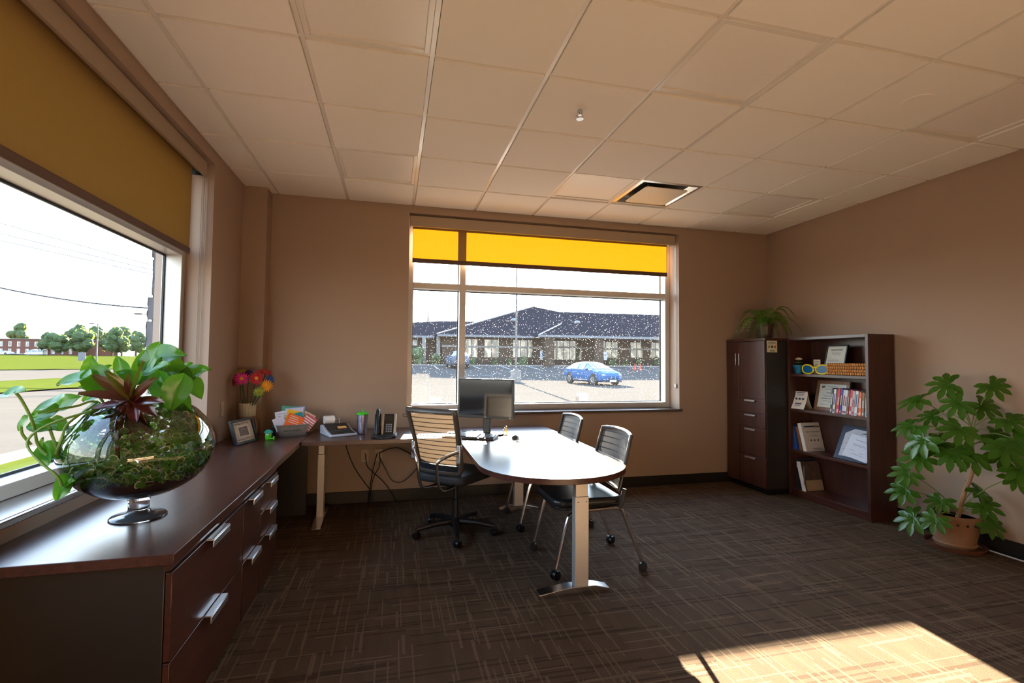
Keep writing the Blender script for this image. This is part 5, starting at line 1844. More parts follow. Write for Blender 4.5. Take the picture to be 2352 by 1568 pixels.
wall_plate('wall_outlet', (1.062, 0.0, 0.435), 'y', 'almond outlet plate on the back wall, left one under the desk')
wall_plate('wall_outlet', (1.185, 0.0, 0.437), 'y', 'almond outlet plate on the back wall, right one with plugs')
wall_plate('wall_switch', (0.0, -0.545, 0.945), 'x', 'narrow almond wall plate on the left wall above the photo frame')
CB = [([(0.88, -0.05, 0.655), (0.90, -0.04, 0.52), (0.97, -0.03, 0.34), (1.08, -0.03, 0.17), (1.14, -0.03, 0.09), (1.15, -0.05, 0.006)], 'black cable dropping from the desk to the left of the outlets'),
      ([(1.175, -0.02, 0.457), (1.16, -0.05, 0.40), (1.13, -0.05, 0.25), (1.10, -0.05, 0.006)], 'black cable hanging straight down from the right outlet'),
      ([(1.195, -0.02, 0.457), (1.20, -0.06, 0.35), (1.14, -0.06, 0.22), (1.12, -0.08, 0.006)], 'black cable crossing behind the hanging one to the floor'),
      ([(1.20, -0.02, 0.415), (1.26, -0.05, 0.30), (1.32, -0.05, 0.20), (1.42, -0.05, 0.19), (1.55, -0.06, 0.32), (1.62, -0.08, 0.52), (1.62, -0.08, 0.655)], 'black cable looping low from the outlet up to the desk'),
      ([(1.07, -0.02, 0.457), (1.075, -0.04, 0.40), (1.10, -0.05, 0.33), (1.25, -0.05, 0.18), (1.36, -0.06, 0.006)], 'black cable running from the left outlet to the floor'),
      ([(1.12, -0.08, 0.655), (1.16, -0.06, 0.58), (1.24, -0.05, 0.55), (1.36, -0.06, 0.60), (1.50, -0.08, 0.655)], 'thin black cable sagging under the desk above the outlets'),
      ([(1.32, -0.07, 0.655), (1.42, -0.05, 0.60), (1.60, -0.06, 0.59), (1.75, -0.08, 0.655)], 'thin black cable sagging under the desk toward the monitor'),
      ([(1.195, -0.02, 0.46), (1.28, -0.05, 0.50), (1.36, -0.06, 0.51), (1.42, -0.05, 0.48), (1.50, -0.05, 0.44), (1.52, -0.05, 0.47), (1.52, -0.05, 0.655)], 'short black cable dangling in a hook under the desk')]
for pts, lab in CB:
    tag(MB().tube(smoothpath(pts, 6), 0.0045, 6).build('power_cable', M['black']), lab, 'cable', 'black cables under the desk')
tag(MB().tube(smoothpath([(1.93, -0.40, DZ + 0.006), (1.99, -0.44, DZ + 0.005), (2.03, -0.40, DZ + 0.012), (2.09, -0.45, DZ + 0.005), (2.14, -0.52, DZ + 0.02), (2.10, -0.57, DZ + 0.2)], 6), 0.003, 6).build('monitor_cable', M['black']), 'thin dark cable curling on the desk behind the keyboard', 'cable')
b = MB().tube(smoothpath([(5.50, -2.02, 0.02), (5.52, -2.25, 0.008), (5.53, -2.6, 0.008), (5.54, -3.1, 0.008)], 5), 0.006, 6)
tag(b.build('floor_cable', M['calc']), 'pale cable along the right wall beside the plant pot', 'cable')
# ------------------------------------------------------------------ things on the bookcase
YL, ZU = Vector((0, -1, 0)), Vector((0, 0, 1))      # facing the shelf front: right is -Y


def lean_frame(name, cy, x_base, z, w, h, lean, label, cat, group, m_frame, bw, m_face):
    """picture standing on a shelf, facing the room (-X) and leaning back"""
    t = thing(name, (x_base, cy, z), label, cat, group)
    upv = (ZU * math.cos(R(lean)) + Vector((1, 0, 0)) * math.sin(R(lean))).normalized()
    F = frame_m((0, 0, 0), YL, upv)
    b = MB()
    b.bx(-w / 2, w / 2, 0, bw, -0.014, 0.004, F).bx(-w / 2, w / 2, h - bw, h, -0.014, 0.004, F)
    b.bx(-w / 2, -w / 2 + bw, bw, h - bw, -0.014, 0.004, F).bx(w / 2 - bw, w / 2, bw, h - bw, -0.014, 0.004, F)
    b.build('frame', m_frame, t, local=True, bevel=0.0015)
    MB().bx(-w / 2 + bw, w / 2 - bw, bw, h - bw, -0.012, 0.0, F).build('document', m_face, t, local=True)
    return t, F @ Matrix.Translation((0, 0, 0.0004))


M['cert'] = plain('certificate_paper', (0.62, 0.64, 0.58), 0.7)
M['oak'] = wood('oak_frame', '#5f3d25', '#86593a', 'z', 0.4)
S1, S2, S3, S4 = SH
t, F = lean_frame('framed_letter', -1.035, 5.39, S1, 0.225, 0.295, 14, 'black framed letter on the top shelf behind the woven basket', 'framed letter', None, M['black'], 0.014, M['cert'])
lines_block('heading', F, [(-0.062, 0.062, 0.245, 0.008)], M['ink'], t)
lines_block('text_lines', F, [(-0.05 + 0.006 * k, 0.05 - 0.004 * k, 0.222 - 0.011 * k, 0.003) for k in range(3)] + [(-0.08, -0.045, 0.17, 0.003)] + [(-0.08, 0.03 + 0.012 * k, 0.155 - 0.013 * k, 0.003) for k in range(4)], M['greyink'], t)
t, F = lean_frame('framed_certificate', -0.965, 5.42, S2, 0.36, 0.30, 12, 'brown wood framed certificate on the second shelf', 'framed certificate', None, M['oak'], 0.034, M['cert'])
lines_block('emblem', F, [(-0.12, -0.10, 0.235, 0.022), (-0.098, -0.085, 0.238, 0.016)], plain('seal_brown', (0.10, 0.05, 0.03), 0.6), t)
lines_block('text_lines', F, [(-0.07, 0.06, 0.243, 0.004), (-0.045, 0.04, 0.230, 0.004), (-0.08, 0.07, 0.214, 0.005), (-0.02, 0.01, 0.196, 0.003), (-0.06, 0.04, 0.178, 0.009), (-0.10, 0.08, 0.155, 0.004), (-0.08, 0.08, 0.143, 0.004), (-0.11, 0.10, 0.122, 0.008), (-0.09, 0.08, 0.100, 0.004), (-0.03, 0.03, 0.088, 0.004), (-0.12, -0.02, 0.062, 0.003)], M['greyink'], t)

# blue pot with paper flower
M['pot_blue'] = plain('blue_painted_pot', (0.0, 0.17, 0.34), 0.6, 0, 0.25, 30)
t = thing('blue_pot', (5.35, -0.683, S1), 'little blue painted pot holding a pale flower on the top shelf', 'flower pot')
MB().lathe([(0.0, 0.0), (0.034, 0.0), (0.046, 0.065), (0.053, 0.066), (0.054, 0.09), (0.049, 0.09), (0.044, 0.07), (0.0, 0.07)], 28).build('pot', M['pot_blue'], t, local=True)
MB().tube([(0, 0, 0.06), (0.0, 0.003, 0.14)], 0.004, 6).build('stem', M['stem_green'], t, local=True)
lf = plain('small_leaf', (0.05, 0.14, 0.04), 0.6)
for a in (0.3, 2.0, 3.6, 5.2):
    MB().ball((0.018 * math.cos(a), 0.018 * math.sin(a), 0.115), (0.018, 0.014, 0.006), 10, 6).build('leaf', lf, t, local=True)
b = MB()
rr = random.Random(3)
for k in range(12):
    a = 2 * PI * k / 12
    b.ball((0.02 * math.cos(a) * (0.5 + 0.5 * (k % 2)), 0.022 * math.sin(a) * (0.5 + 0.5 * (k % 2)), 0.150 + 0.006 * (k % 2 == 0)), (0.013, 0.013, 0.01), 8, 6)
b.build('blossom', plain('pale_pink_petal', (0.62, 0.48, 0.40), 0.8, 0, 0.2, 150), t, local=True)['kind'] = 'stuff'

t = thing('small_card', (5.43, -0.825, S1), 'small cream card standing behind the yellow glasses', 'card')
MB().bx(-0.002, 0.002, -0.04, 0.04, 0, 0.145).build('card', M['cream'], t, local=True)
lines_block('print', frame_m((-0.0021, 0, 0.11), YL, ZU), [(-0.026, 0.026, 0.016, 0.006), (-0.02, 0.012, 0.0, 0.004), (-0.02, 0.018, -0.014, 0.004)], M['greyink'], t)

# oversized novelty glasses
M['yellow_pl'] = plain('yellow_glasses_plastic', (0.80, 0.62, 0.01), 0.3)
t_ = NT('blue_lens')
p_ = t_.principled(Base_Color=(0.01, 0.13, 0.33), Roughness=0.08)
p_.inputs['Alpha'].default_value = 0.82
M['lens'] = t_.done(p_.outputs[0])
t = thing('novelty_glasses', (5.325, -0.90, S1), 'oversized yellow novelty glasses with blue lenses on the top shelf', 'glasses')
GF = frame_m((0, 0, 0), YL, ZU)


def lens_outline(cx, n=28):
    out = []
    for k in range(n):
        a = 2 * PI * k / n
        rx, rz = 0.066, 0.043
        x = cx + rx * math.copysign(abs(math.cos(a)) ** 0.85, math.cos(a))
        z = 0.048 + rz * math.copysign(abs(math.sin(a)) ** 0.85, math.sin(a)) + (0.006 * (x - cx) / rx * (1 if cx < 0 else -1) * -1 if math.sin(a) > 0 else 0)
        out.append((x, z))
    return out


for cx in (-0.08, 0.08):
    ol = lens_outline(cx)
    MB().tube([GF @ Vector((x, z, 0.0)) for x, z in ol], 0.007, 8, closed=True).build('rim', M['yellow_pl'], t, local=True)
    MB().prism(ol, -0.001, 0.001, GF).build('lens', M['lens'], t, local=True)
MB().tube([GF @ Vector(p) for p in ((-0.018, 0.062, 0), (0.0, 0.07, 0.002), (0.018, 0.062, 0))], 0.007, 8).build('bridge', M['yellow_pl'], t, local=True)
for s in (-1, 1):
    MB().tube([GF @ Vector(p) for p in ((s * 0.146, 0.07, 0), (s * 0.15, 0.07, -0.02), (s * 0.11, 0.06, -0.15))], 0.006, 8).build('temple_arm', M['yellow_pl'], t, local=True)

# woven basket
M['wicker'] = plain('woven_seagrass', (0.55, 0.27, 0.09), 0.5, 0, 0.3, 60)
M['wicker_dark'] = plain('basket_core', (0.14, 0.06, 0.025), 0.8)
by0, by1, bx0, bx1, bh = -1.452, -1.055, 5.30, 5.50, 0.112
t = thing('woven_basket', ((bx0 + bx1) / 2, (by0 + by1) / 2, S1), 'low woven brown basket at the right of the top shelf', 'basket')
MB().bx(bx0 + 0.008, bx1 - 0.008, by0 + 0.008, by1 - 0.008, S1, S1 + bh - 0.006).build('core', M['wicker_dark'], t)
b = MB()
for r in range(4):
    z = S1 + 0.014 + r * 0.028
    off = 0.5 * (r % 2)
    ny = 17
    for k in range(ny):
        y = by0 + (by1 - by0) * (k + 0.25 + 0.5 * off) / ny
        b.ball((bx0 + 0.006, y, z), (0.013, 0.0098, 0.0145), 10, 8)
    for k in range(10):
        x = bx0 + (bx1 - bx0) * (k + 0.25 + 0.5 * off) / 10
        b.ball((x, by0 + 0.004, z), (0.0105, 0.009, 0.0155), 8, 6)
        b.ball((x, by1 - 0.004, z), (0.0105, 0.009, 0.0155), 8, 6)
b.build('weave', M['wicker'], t, smooth=180)['kind'] = 'stuff'

# tent card with circles
M['navy'] = plain('navy_print', (0.02, 0.035, 0.12), 0.6)
t = thing('tent_card', (5.37, -0.69, S2), 'white folded tent card with three round badges on the second shelf', 'tent card', rz=R(14))
b = MB().grid(lambda u, v: Vector((-0.075 * (1 - v) ** 1.6 + 0.0 * u, 0.065 - 0.13 * u, 0.175 * v)), 2, 10, 0.002)
b.build('front_leaf', M['paper'], t, local=True)
MB().grid(lambda u, v: Vector((0.075 * (1 - v) ** 1.6, -0.065 + 0.13 * u, 0.175 * v)), 2, 10, 0.002).build('rear_leaf', M['cream'], t, local=True)
for k in range(3):
    MB().ball((-0.030, 0.034 - 0.034 * k, 0.100), (0.003, 0.0105, 0.0105), 12, 8).build('badge', M['navy'], t, local=True)
TF = frame_m((-0.012, 0, 0.14), YL, (0.16, 0, 1))
lines_block('print', TF, [(-0.045, 0.045, 0.022, 0.006), (-0.04, 0.03, 0.006, 0.003), (-0.04, 0.036, -0.004, 0.003)], M['navy'], t)
TF = frame_m((-0.056, 0, 0.045), YL, (0.45, 0, 1))
lines_block('print', TF, [(-0.035, 0.03, 0.008, 0.010), (-0.035, 0.02, -0.012, 0.004)], M['navy'], t)

# row of books
BK = [  # width, height, colour, second colour, label
    (0.020, 0.232, (0.03, 0.03, 0.04), (0.6, 0.6, 0.6), 'black book with white dotted spine, leftmost of the row'),
    (0.024, 0.226, (0.66, 0.66, 0.70), (0.05, 0.09, 0.30), 'white book with a blue foot on its spine'),
    (0.020, 0.218, (0.12, 0.035, 0.03), (0.25, 0.12, 0.06), 'dark maroon thin book between white and red books'),
    (0.026, 0.234, (0.52, 0.015, 0.025), (0.65, 0.5, 0.5), 'bright red book left of the blue spine'),
    (0.022, 0.234, (0.02, 0.04, 0.36), (0.6, 0.5, 0.1), 'royal blue book with yellow lettering'),
    (0.030, 0.226, (0.50, 0.54, 0.57), (0.35, 0.03, 0.05), 'pale grey book with a small red panel'),
    (0.022, 0.224, (0.62, 0.63, 0.66), (0.05, 0.05, 0.07), 'white book with a black mark near its foot'),
    (0.018, 0.222, (0.17, 0.07, 0.065), (0.4, 0.3, 0.3), 'brownish burgundy book left of the large red one'),
    (0.030, 0.228, (0.55, 0.03, 0.05), (0.6, 0.6, 0.6), 'large red book with white lettering'),
    (0.024, 0.222, (0.40, 0.40, 0.41), (0.45, 0.03, 0.05), 'grey book with a red curve on its spine'),
    (0.028, 0.224, (0.60, 0.64, 0.70), (0.05, 0.10, 0.3), 'wide pale blue-white book'),
    (0.020, 0.206, (0.30, 0.02, 0.03), (0.6, 0.5, 0.5), 'dark red book left of the orange one'),
    (0.024, 0.212, (0.75, 0.13, 0.02), (0.8, 0.6, 0.4), 'orange book right of the dark red one'),
    (0.024, 0.212, (0.25, 0.14, 0.06), (0.55, 0.60, 0.62), 'brown book with pale top and foot'),
    (0.016, 0.210, (0.06, 0.08, 0.13), (0.3, 0.4, 0.5), 'thin navy book near the shelf side'),
    (0.014, 0.20, (0.62, 0.64, 0.66), (0.1, 0.3, 0.3), 'thin white book, rightmost of the row'),
]
y = -1.066
for k, (w_, h_, c1, c2, lab) in enumerate(BK):
    w_ *= 0.97
    lean = 7.0 if k < 12 else 3.5
    LM = Matrix.Rotation(R(lean), 4, 'X')
    t = thing('book', (5.318 + 0.004 * (k % 3), y, S2), lab, 'book', 'books on the second shelf')
    m1, m2 = plain('book_cover_%02d' % k, c1, 0.4, 0, 0.06), plain('book_print_%02d' % k, c2, 0.5)
    dpt = 0.155
    b = MB().bx(0, 0.003, -w_, 0, 0, h_, LM).bx(0.003, dpt, -w_, -w_ + 0.002, 0, h_, LM).bx(0.003, dpt, -0.002, 0, 0, h_, LM)
    b.build('cover', m1, t, local=True, bevel=0.0008)
    MB().bx(0.003, dpt - 0.005, -w_ + 0.002, -0.002, 0.003, h_ - 0.004, LM).build('pages', M['paper'], t, local=True)
    b = MB()
    rr = random.Random(k + 5)
    b.bx(-0.0006, 0, -w_ * 0.72, -w_ * 0.28, h_ * 0.35, h_ * (0.62 + 0.25 * rr.random()), LM)
    b.bx(-0.0006, 0, -w_ * 0.8, -w_ * 0.2, h_ * 0.05, h_ * (0.09 + 0.1 * rr.random()), LM)
    b.build('spine_lettering', m2, t, local=True)
    y -= w_ + 0.0012


def binder(name, y0, z, wid, h, dep, lean, c_sp, c_cov, label, x=5.33):
    """book standing with its spine to the room; its cover faces the camera side (-Y); leaning toward +Y"""
    t = thing(name, (x, y0, z), label, 'binder' if name == 'binder' else 'book')
    LM = Matrix.Rotation(R(-lean), 4, 'X')
    LM = Matrix.Translation((0, 0, wid * math.sin(R(lean)) * 0)) @ LM
    MB().bx(0, 0.004, 0, wid, 0, h, LM).build('spine', c_sp, t, local=True, bevel=0.001)
    MB().bx(0.004, dep, 0, 0.003, 0, h, LM).build('front_cover', c_cov, t, local=True, bevel=0.0008)
    MB().bx(0.004, dep, wid - 0.003, wid, 0, h, LM).build('rear_cover', c_cov, t, local=True, bevel=0.0008)
    MB().bx(0.004, dep - 0.008, 0.003, wid - 0.003, 0.004, h - 0.006, LM).build('pages', M['paper'], t, local=True)
    return t, LM @ frame_m((0, -0.0004, 0), (1, 0, 0), (0, 0, 1))


m_blue = plain('blue_binder_cloth', (0.015, 0.08, 0.38), 0.4)
binder('binder', -0.675, S3, 0.045, 0.29, 0.20, 10, m_blue, m_blue, 'blue binder leaning at the left of the third shelf', 5.32)
m_tan = plain('tan_notebook', (0.30, 0.13, 0.06), 0.5)
binder('book', -0.728, S3, 0.032, 0.235, 0.17, 13, m_tan, m_tan, 'brown notebook between the blue and white binders', 5.335)
m_wh = plain('white_binder_vinyl', (0.62, 0.60, 0.58), 0.4)
t, F = binder('binder', -0.795, S3, 0.040, 0.285, 0.225, 15, M['paper'], m_wh, 'white manual binder with a navy band on the third shelf', 5.32)
lines_block('navy_band', F, [(0.03, 0.215, 0.245, 0.014)], M['navy'], t)
MB().lathe([(0, 0), (0.016, 0), (0.016, 0.001), (0, 0.001)], 18, M=F @ Matrix.Translation((0.178, 0.245, 0))).build('round_seal', plain('seal_gold', (0.45, 0.22, 0.08), 0.5), t, local=True)
lettering('title', 'Board of Directors Manual', 0.0155, F @ Matrix.Translation((0.125, 0.192, 0.0005)), M['ink'], t)
lines_block('text_lines', F, [(0.09, 0.16, 0.16, 0.003), (0.075, 0.18, 0.15, 0.003), (0.085, 0.2, 0.028, 0.009), (0.09, 0.2, 0.015, 0.004)], M['greyink'], t)
for k in range(3):
    MB().lathe([(0, 0), (0.0095, 0), (0.0095, 0.001), (0, 0.001)], 14, M=F @ Matrix.Translation((0.085 + 0.042 * k, 0.108, 0))).build('badge', M['navy'], t, local=True)

# navy certificate folder with a loose sheet
m_nf = plain('navy_folder', (0.008, 0.022, 0.06), 0.5)
t = thing('certificate_folder', (5.345, -1.255, S3), 'navy certificate folder propped open at the right of the third shelf', 'certificate folder')
upv = (ZU * math.cos(R(24)) + Vector((1, 0, 0)) * math.sin(R(24))).normalized()
CF = frame_m((0, 0, 0), YL, upv)
MB().bx(-0.185, 0.195, 0.0, 0.325, -0.006, 0.0, CF).build('folder_board', m_nf, t, local=True, bevel=0.001)
sheet = [(-0.14, 0.03), (0.185, 0.03), (0.185, 0.29), (-0.06, 0.30), (-0.14, 0.25)]
MB().prism(sheet, 0.0, 0.0012, CF).build('certificate_sheet', plain('pale_certificate', (0.50, 0.53, 0.60), 0.7), t, local=True)
scribble('script_heading', CF @ Matrix.Translation((0.06, 0.265, 0.0014)), 0.08, 0.025, 1, M['ink'], t, 31)
lines_block('text_lines', CF @ Matrix.Translation((0, 0, 0.0013)), [(-0.10, -0.03, 0.20, 0.004), (-0.11, -0.05, 0.155, 0.004), (-0.12, -0.08, 0.10, 0.004)], M['greyink'], t)
t = thing('letter_sheet', (5.33, -1.30, S3 + 0.028), 'white letter sheet tucked in front of the navy folder', 'paper')
LF = CF.copy()
LF = Matrix.Translation((-0.006, 0, 0)) @ LF @ Matrix.Rotation(R(-8), 4, 'Z')
MB().bx(-0.125, 0.125, 0.0, 0.215, 0.0, 0.0008, LF).build('sheet', plain('bluish_paper', (0.62, 0.68, 0.80), 0.7), t, local=True)
lines_block('text_lines', LF @ Matrix.Translation((0, 0, 0.0009)), [(-0.06, 0.07, 0.17, 0.004), (-0.07, 0.05, 0.13, 0.003), (-0.07, 0.06, 0.12, 0.003), (-0.08, -0.03, 0.07, 0.003), (0.02, 0.06, 0.06, 0.003), (-0.05, 0.08, 0.04, 0.003)], M['greyink'], t)

# bottom shelf
m_dk = plain('dark_binder', (0.02, 0.022, 0.03), 0.4)
t, F = binder('binder', -0.69, S4, 0.05, 0.30, 0.22, 4, m_dk, m_dk, 'dark binder with a white spine label on the bottom shelf', 5.34)
MB().bx(-0.001, 0, 0.012, 0.04, 0.21, 0.27).build('spine_label', M['paper'], t, local=True)
m_ph = plain('photo_cover', (0.10, 0.065, 0.05), 0.35, 0, 0.6, 14)
t, F = binder('book', -0.79, S4, 0.045, 0.29, 0.225, 14, M['paper'], m_ph, 'large book with photo cover and white spine on the bottom shelf', 5.31)
lines_block('tan_cover_band', F, [(0.02, 0.222, 0.055, 0.10)], plain('tan_band', (0.38, 0.28, 0.18), 0.5), t)
lines_block('spine_lettering', frame_m((-0.0003, 0.022, 0.14), (0, 0, -1), (0, 1, 0)), [(-0.1, 0.08, 0, 0.008)], M['greyink'], t)

# sticker card on the cabinet side
t = thing('badge_card', (5.10, -0.6, 1.457), 'cream card with three coloured badges stuck on the cabinet side', 'card')
SF = frame_m((0, -0.0022, 0.06), (1, 0, 0), (0, 0, 1))
MB().bx(-0.063, 0.063, -0.001, 0.0006, 0, 0.12).build('card', M['cream'], t, local=True)
for k, c in enumerate(((0.18, 0.30, 0.05), (0.02, 0.03, 0.10), (0.45, 0.12, 0.03))):
    MB().lathe([(0.005, 0), (0.013, 0), (0.013, 0.001), (0.005, 0.001)], 18, M=SF @ Matrix.Translation((-0.036 + 0.036 * k, -0.002, 0))).build('badge', plain('badge_%d' % k, c, 0.5), t, local=True)
lines_block('print', SF, [(-0.05, 0.03, 0.045, 0.006), (-0.05, 0.045, 0.034, 0.005), (-0.045, 0.0, 0.024, 0.004), (-0.025, 0.03, -0.045, 0.010)], plain('green_print', (0.12, 0.22, 0.16), 0.6), t)

# ------------------------------------------------------------------ fern on the cabinet
M['fern'] = leaf_material('fern_frond', '#2d5a12', '#5f8a1e', trans=0.25, rough=0.5)
M['fern_pot'] = plain('dark_patterned_pot', (0.07, 0.045, 0.035), 0.35, 0, 0.9, 70)
FP = Vector((5.20, -0.40, 1.606))
t = thing('potted_fern', FP, 'potted fern with arching fronds on top of the storage cabinet', 'fern')
MB().lathe([(0, 0), (0.058, 0), (0.062, 0.01), (0.080, 0.14), (0.086, 0.145), (0.086, 0.16), (0.078, 0.16), (0.075, 0.14), (0, 0.14)], 24).build('pot', M['fern_pot'], t, local=True)
MB().lathe([(0, 0.146), (0.074, 0.146)], 20).build('soil', plain('potting_soil', (0.03, 0.02, 0.015), 0.95, 0, 0.4, 80), t, local=True)
rr = random.Random(11)
for k in range(23):
    a = 2 * PI * k / 23 + rr.random() * 0.25
    L_ = 0.24 + 0.12 * rr.random()
    rise = 0.22 if k % 3 else 0.36
    droop = 0.16 + 0.16 * rr.random()
    ca, sa = math.cos(a), math.sin(a)
    # keep clear of the walls
    reach = L_
    if sa > 0:
        reach = min(reach, 0.36 / max(sa, 0.05))
    if ca > 0:
        reach = min(reach, 0.34 / max(ca, 0.05))
    pts = []
    for q in range(13):
        f = q / 12
        pts.append(Vector((ca * (0.02 + reach * f), sa * (0.02 + reach * f), 0.14 + rise * 2.0 * f - (rise + droop) * f * f * 1.25)))
    b = MB().tube(pts, [0.0025 - 0.0018 * i / 12 for i in range(13)], 5)
    side = Vector((-sa, ca, 0))
    for q in range(2, 26):
        f = q / 26
        i = min(11, int(f * 12))
        p = pts[i].lerp(pts[i + 1], f * 12 - i)
        d = (pts[i + 1] - pts[i]).normalized()
        ll = 0.042 * math.sin(PI * (0.12 + 0.84 * f)) ** 0.8
        for s in (-1, 1):
            tip = p + side * (s * ll) + d * 0.012 + Vector((0, 0, -0.006))
            m_ = p + side * (s * ll * 0.5)
            b.raw([p - d * 0.0035, m_ - d * 0.0055 + Vector((0, 0, 0.003)), tip, m_ + d * 0.0055 + Vector((0, 0, 0.003)), p + d * 0.0035], [(0, 1, 2, 3, 4)])
    b.build('frond', M['fern'], t, local=True, smooth=0)

# ------------------------------------------------------------------ fatsia in a clay pot
M['clay'] = plain('terracotta', (0.27, 0.14, 0.075), 0.7, 0, 0.2, 20)
M['saucer'] = plain('dark_clay_saucer', (0.12, 0.04, 0.02), 0.6, 0, 0.2, 20)
M['fatsia'] = leaf_material('fatsia_leaf', '#1f4f16', '#4c7f22', trans=0.3, rough=0.3)
M['petiole'] = plain('leaf_stalk', (0.16, 0.24, 0.06), 0.5)
M['trunk'] = plain('fatsia_trunk', (0.36, 0.20, 0.11), 0.8, 0, 0.2, 60)
PC = Vector((5.37, -2.06, 0))
t = thing('fatsia_plant', PC, 'big lobed-leaf fatsia plant in a clay pot by the right wall', 'potted plant')
MB().lathe([(0, 0.0), (0.165, 0.0), (0.182, 0.03), (0.178, 0.032), (0.16, 0.012), (0, 0.012)], 36).build('saucer', M['saucer'], t, local=True)
MB().lathe([(0, 0.013), (0.115, 0.013), (0.122, 0.03), (0.128, 0.04), (0.118, 0.05), (0.135, 0.13), (0.143, 0.22), (0.154, 0.235), (0.155, 0.25), (0.143, 0.252), (0.135, 0.22), (0.125, 0.215), (0, 0.215)], 36).build('pot', M['clay'], t, local=True)
MB().lathe([(0, 0.222), (0.134, 0.222)], 24).build('soil', plain('plant_soil', (0.03, 0.02, 0.015), 0.95, 0, 0.4, 60), t, local=True)
for k in range(5):
    a = R(200 + 22 * k)
    MB().ball((0.1405 * math.cos(a), 0.1405 * math.sin(a), 0.195), (0.009, 0.009, 0.009), 8, 6).build('pot_hole', M['black'], t, local=True)
TP = [Vector(p) for p in ((5.38, -2.077, 0.214), (5.40, -2.101, 0.378), (5.43, -2.141, 0.545), (5.43, -2.152, 0.642), (5.42, -2.155, 0.832), (5.42, -2.151, 0.91))]
MB().tube(smoothpath([p - PC for p in TP], 4), [0.017 - 0.0005 * i for i in range(21)], 8).build('trunk', M['trunk'], t, local=True)


def fatsia_mesh(seed):
    """palmate leaf: eight lobes fanned round the stalk end; tip +Y, upper side +Z, radius about 1"""
    rnd = random.Random(seed)
    b = MB()
    nl = 8
    for k in range(nl):
        a = R(-128 + 256 * k / (nl - 1))
        ln = (1.0 - 0.26 * abs(a) / R(128)) * (0.92 + 0.16 * rnd.random())
        wd = 0.17
        d = Vector((math.sin(a), math.cos(a), 0))
        sd = Vector((math.cos(a), -math.sin(a), 0))
        rows = []
        for i, (f, w_) in enumerate(((0.0, 0.05), (0.25, 0.125), (0.45, 0.115), (0.62, 0.165), (0.80, 0.13), (0.93, 0.06), (1.0, 0.004))):
            z = 0.05 * math.sin(f * 2.2) - 0.20 * f * f
            c = d * (ln * f)
            rows.append((c - sd * w_ + Vector((0, 0, z + 0.025)), c + Vector((0, 0, z - 0.012)), c + sd * w_ + Vector((0, 0, z + 0.025))))
        vs = [p for r_ in rows for p in r_]
        fs = []
        for i in range(6):
            for j in range(2):
                q = i * 3 + j
                fs.append((q, q + 1, q + 4, q + 3))
        b.raw(vs, fs)
    return b.mesh('fatsia_leaf', M['fatsia'], smooth=60)


fm = [fatsia_mesh(s) for s in (1, 2, 3)]
FL = [(5.36, -2.05, 1.201), (5.44, -2.273, 1.202), (5.25, -1.917, 1.074), (5.3, -2.164, 1.071), (5.43, -2.21, 1.058), (5.42, -2.379, 0.969), (5.15, -2.259, 0.9), (5.2, -1.891, 0.871), (5.1, -2.057, 0.8), (5.28, -2.056, 0.763), (5.05, -1.974, 0.54), (5.15, -2.209, 0.719), (5.22, -2.281, 0.721), (5.44, -2.318, 0.719), (5.42, -2.394, 0.587), (5.1, -1.917, 0.394), (5.2, -2.088, 0.355), (5.43, -2.204, 0.345), (5.05, -2.007, 0.214), (5.42, -2.247, 0.226), (5.44, -2.159, 0.443), (5.05, -2.156, 0.255), (5.43, -2.283, 0.85), (5.38, -2.44, 0.846), (5.38, -1.932, 0.949), (5.12, -2.02, 0.66), (5.30, -2.42, 0.80), (5.36, -2.46, 0.66)]
rr = random.Random(21)
for k, p in enumerate(FL):
    p = Vector(p)
    hi = p.z > 0.6
    org = TP[-1].lerp(TP[2], rr.random() * 0.45) if hi else TP[1].lerp(TP[0], 0.5 + 0.4 * rr.random())
    out = (p - org)
    out.z = 0
    out = out.normalized() if out.length > 0.02 else Vector((-1, 0, 0))
    nz = (Vector((-0.50, -0.35, 0.75)) + out * 0.35 + Vector((rr.gauss(0, 0.18), rr.gauss(0, 0.18), rr.gauss(0, 0.1)))).normalized()
    tip = (out + Vector((rr.gauss(0, 0.25), rr.gauss(0, 0.25), -0.35)))
    tip = (tip - nz * tip.dot(nz)).normalized()
    sc = 0.15 * (0.85 + 0.35 * rr.random()) * (1.0 if hi else 0.85)
    Fm = frame_m((0, 0, 0), tip.cross(nz), tip)
    lf = bpy.data.objects.new('leaf', fm[k % 3])
    COL.objects.link(lf)
    lf.parent = t
    lf.matrix_local = Matrix.Translation(p - PC) @ Fm @ Matrix.Scale(sc, 4)
    mid = org.lerp(p, 0.5) + Vector((0, 0, 0.05 if hi else 0.03))
    pts = [(q - p) for q in smoothpath([org, mid, p], 4)]
    inv = (Fm @ Matrix.Scale(sc, 4)).inverted()
    MB().tube([inv @ q for q in pts], 0.0035 / sc, 5).build('leaf_stalk', M['petiole'], lf, local=True)

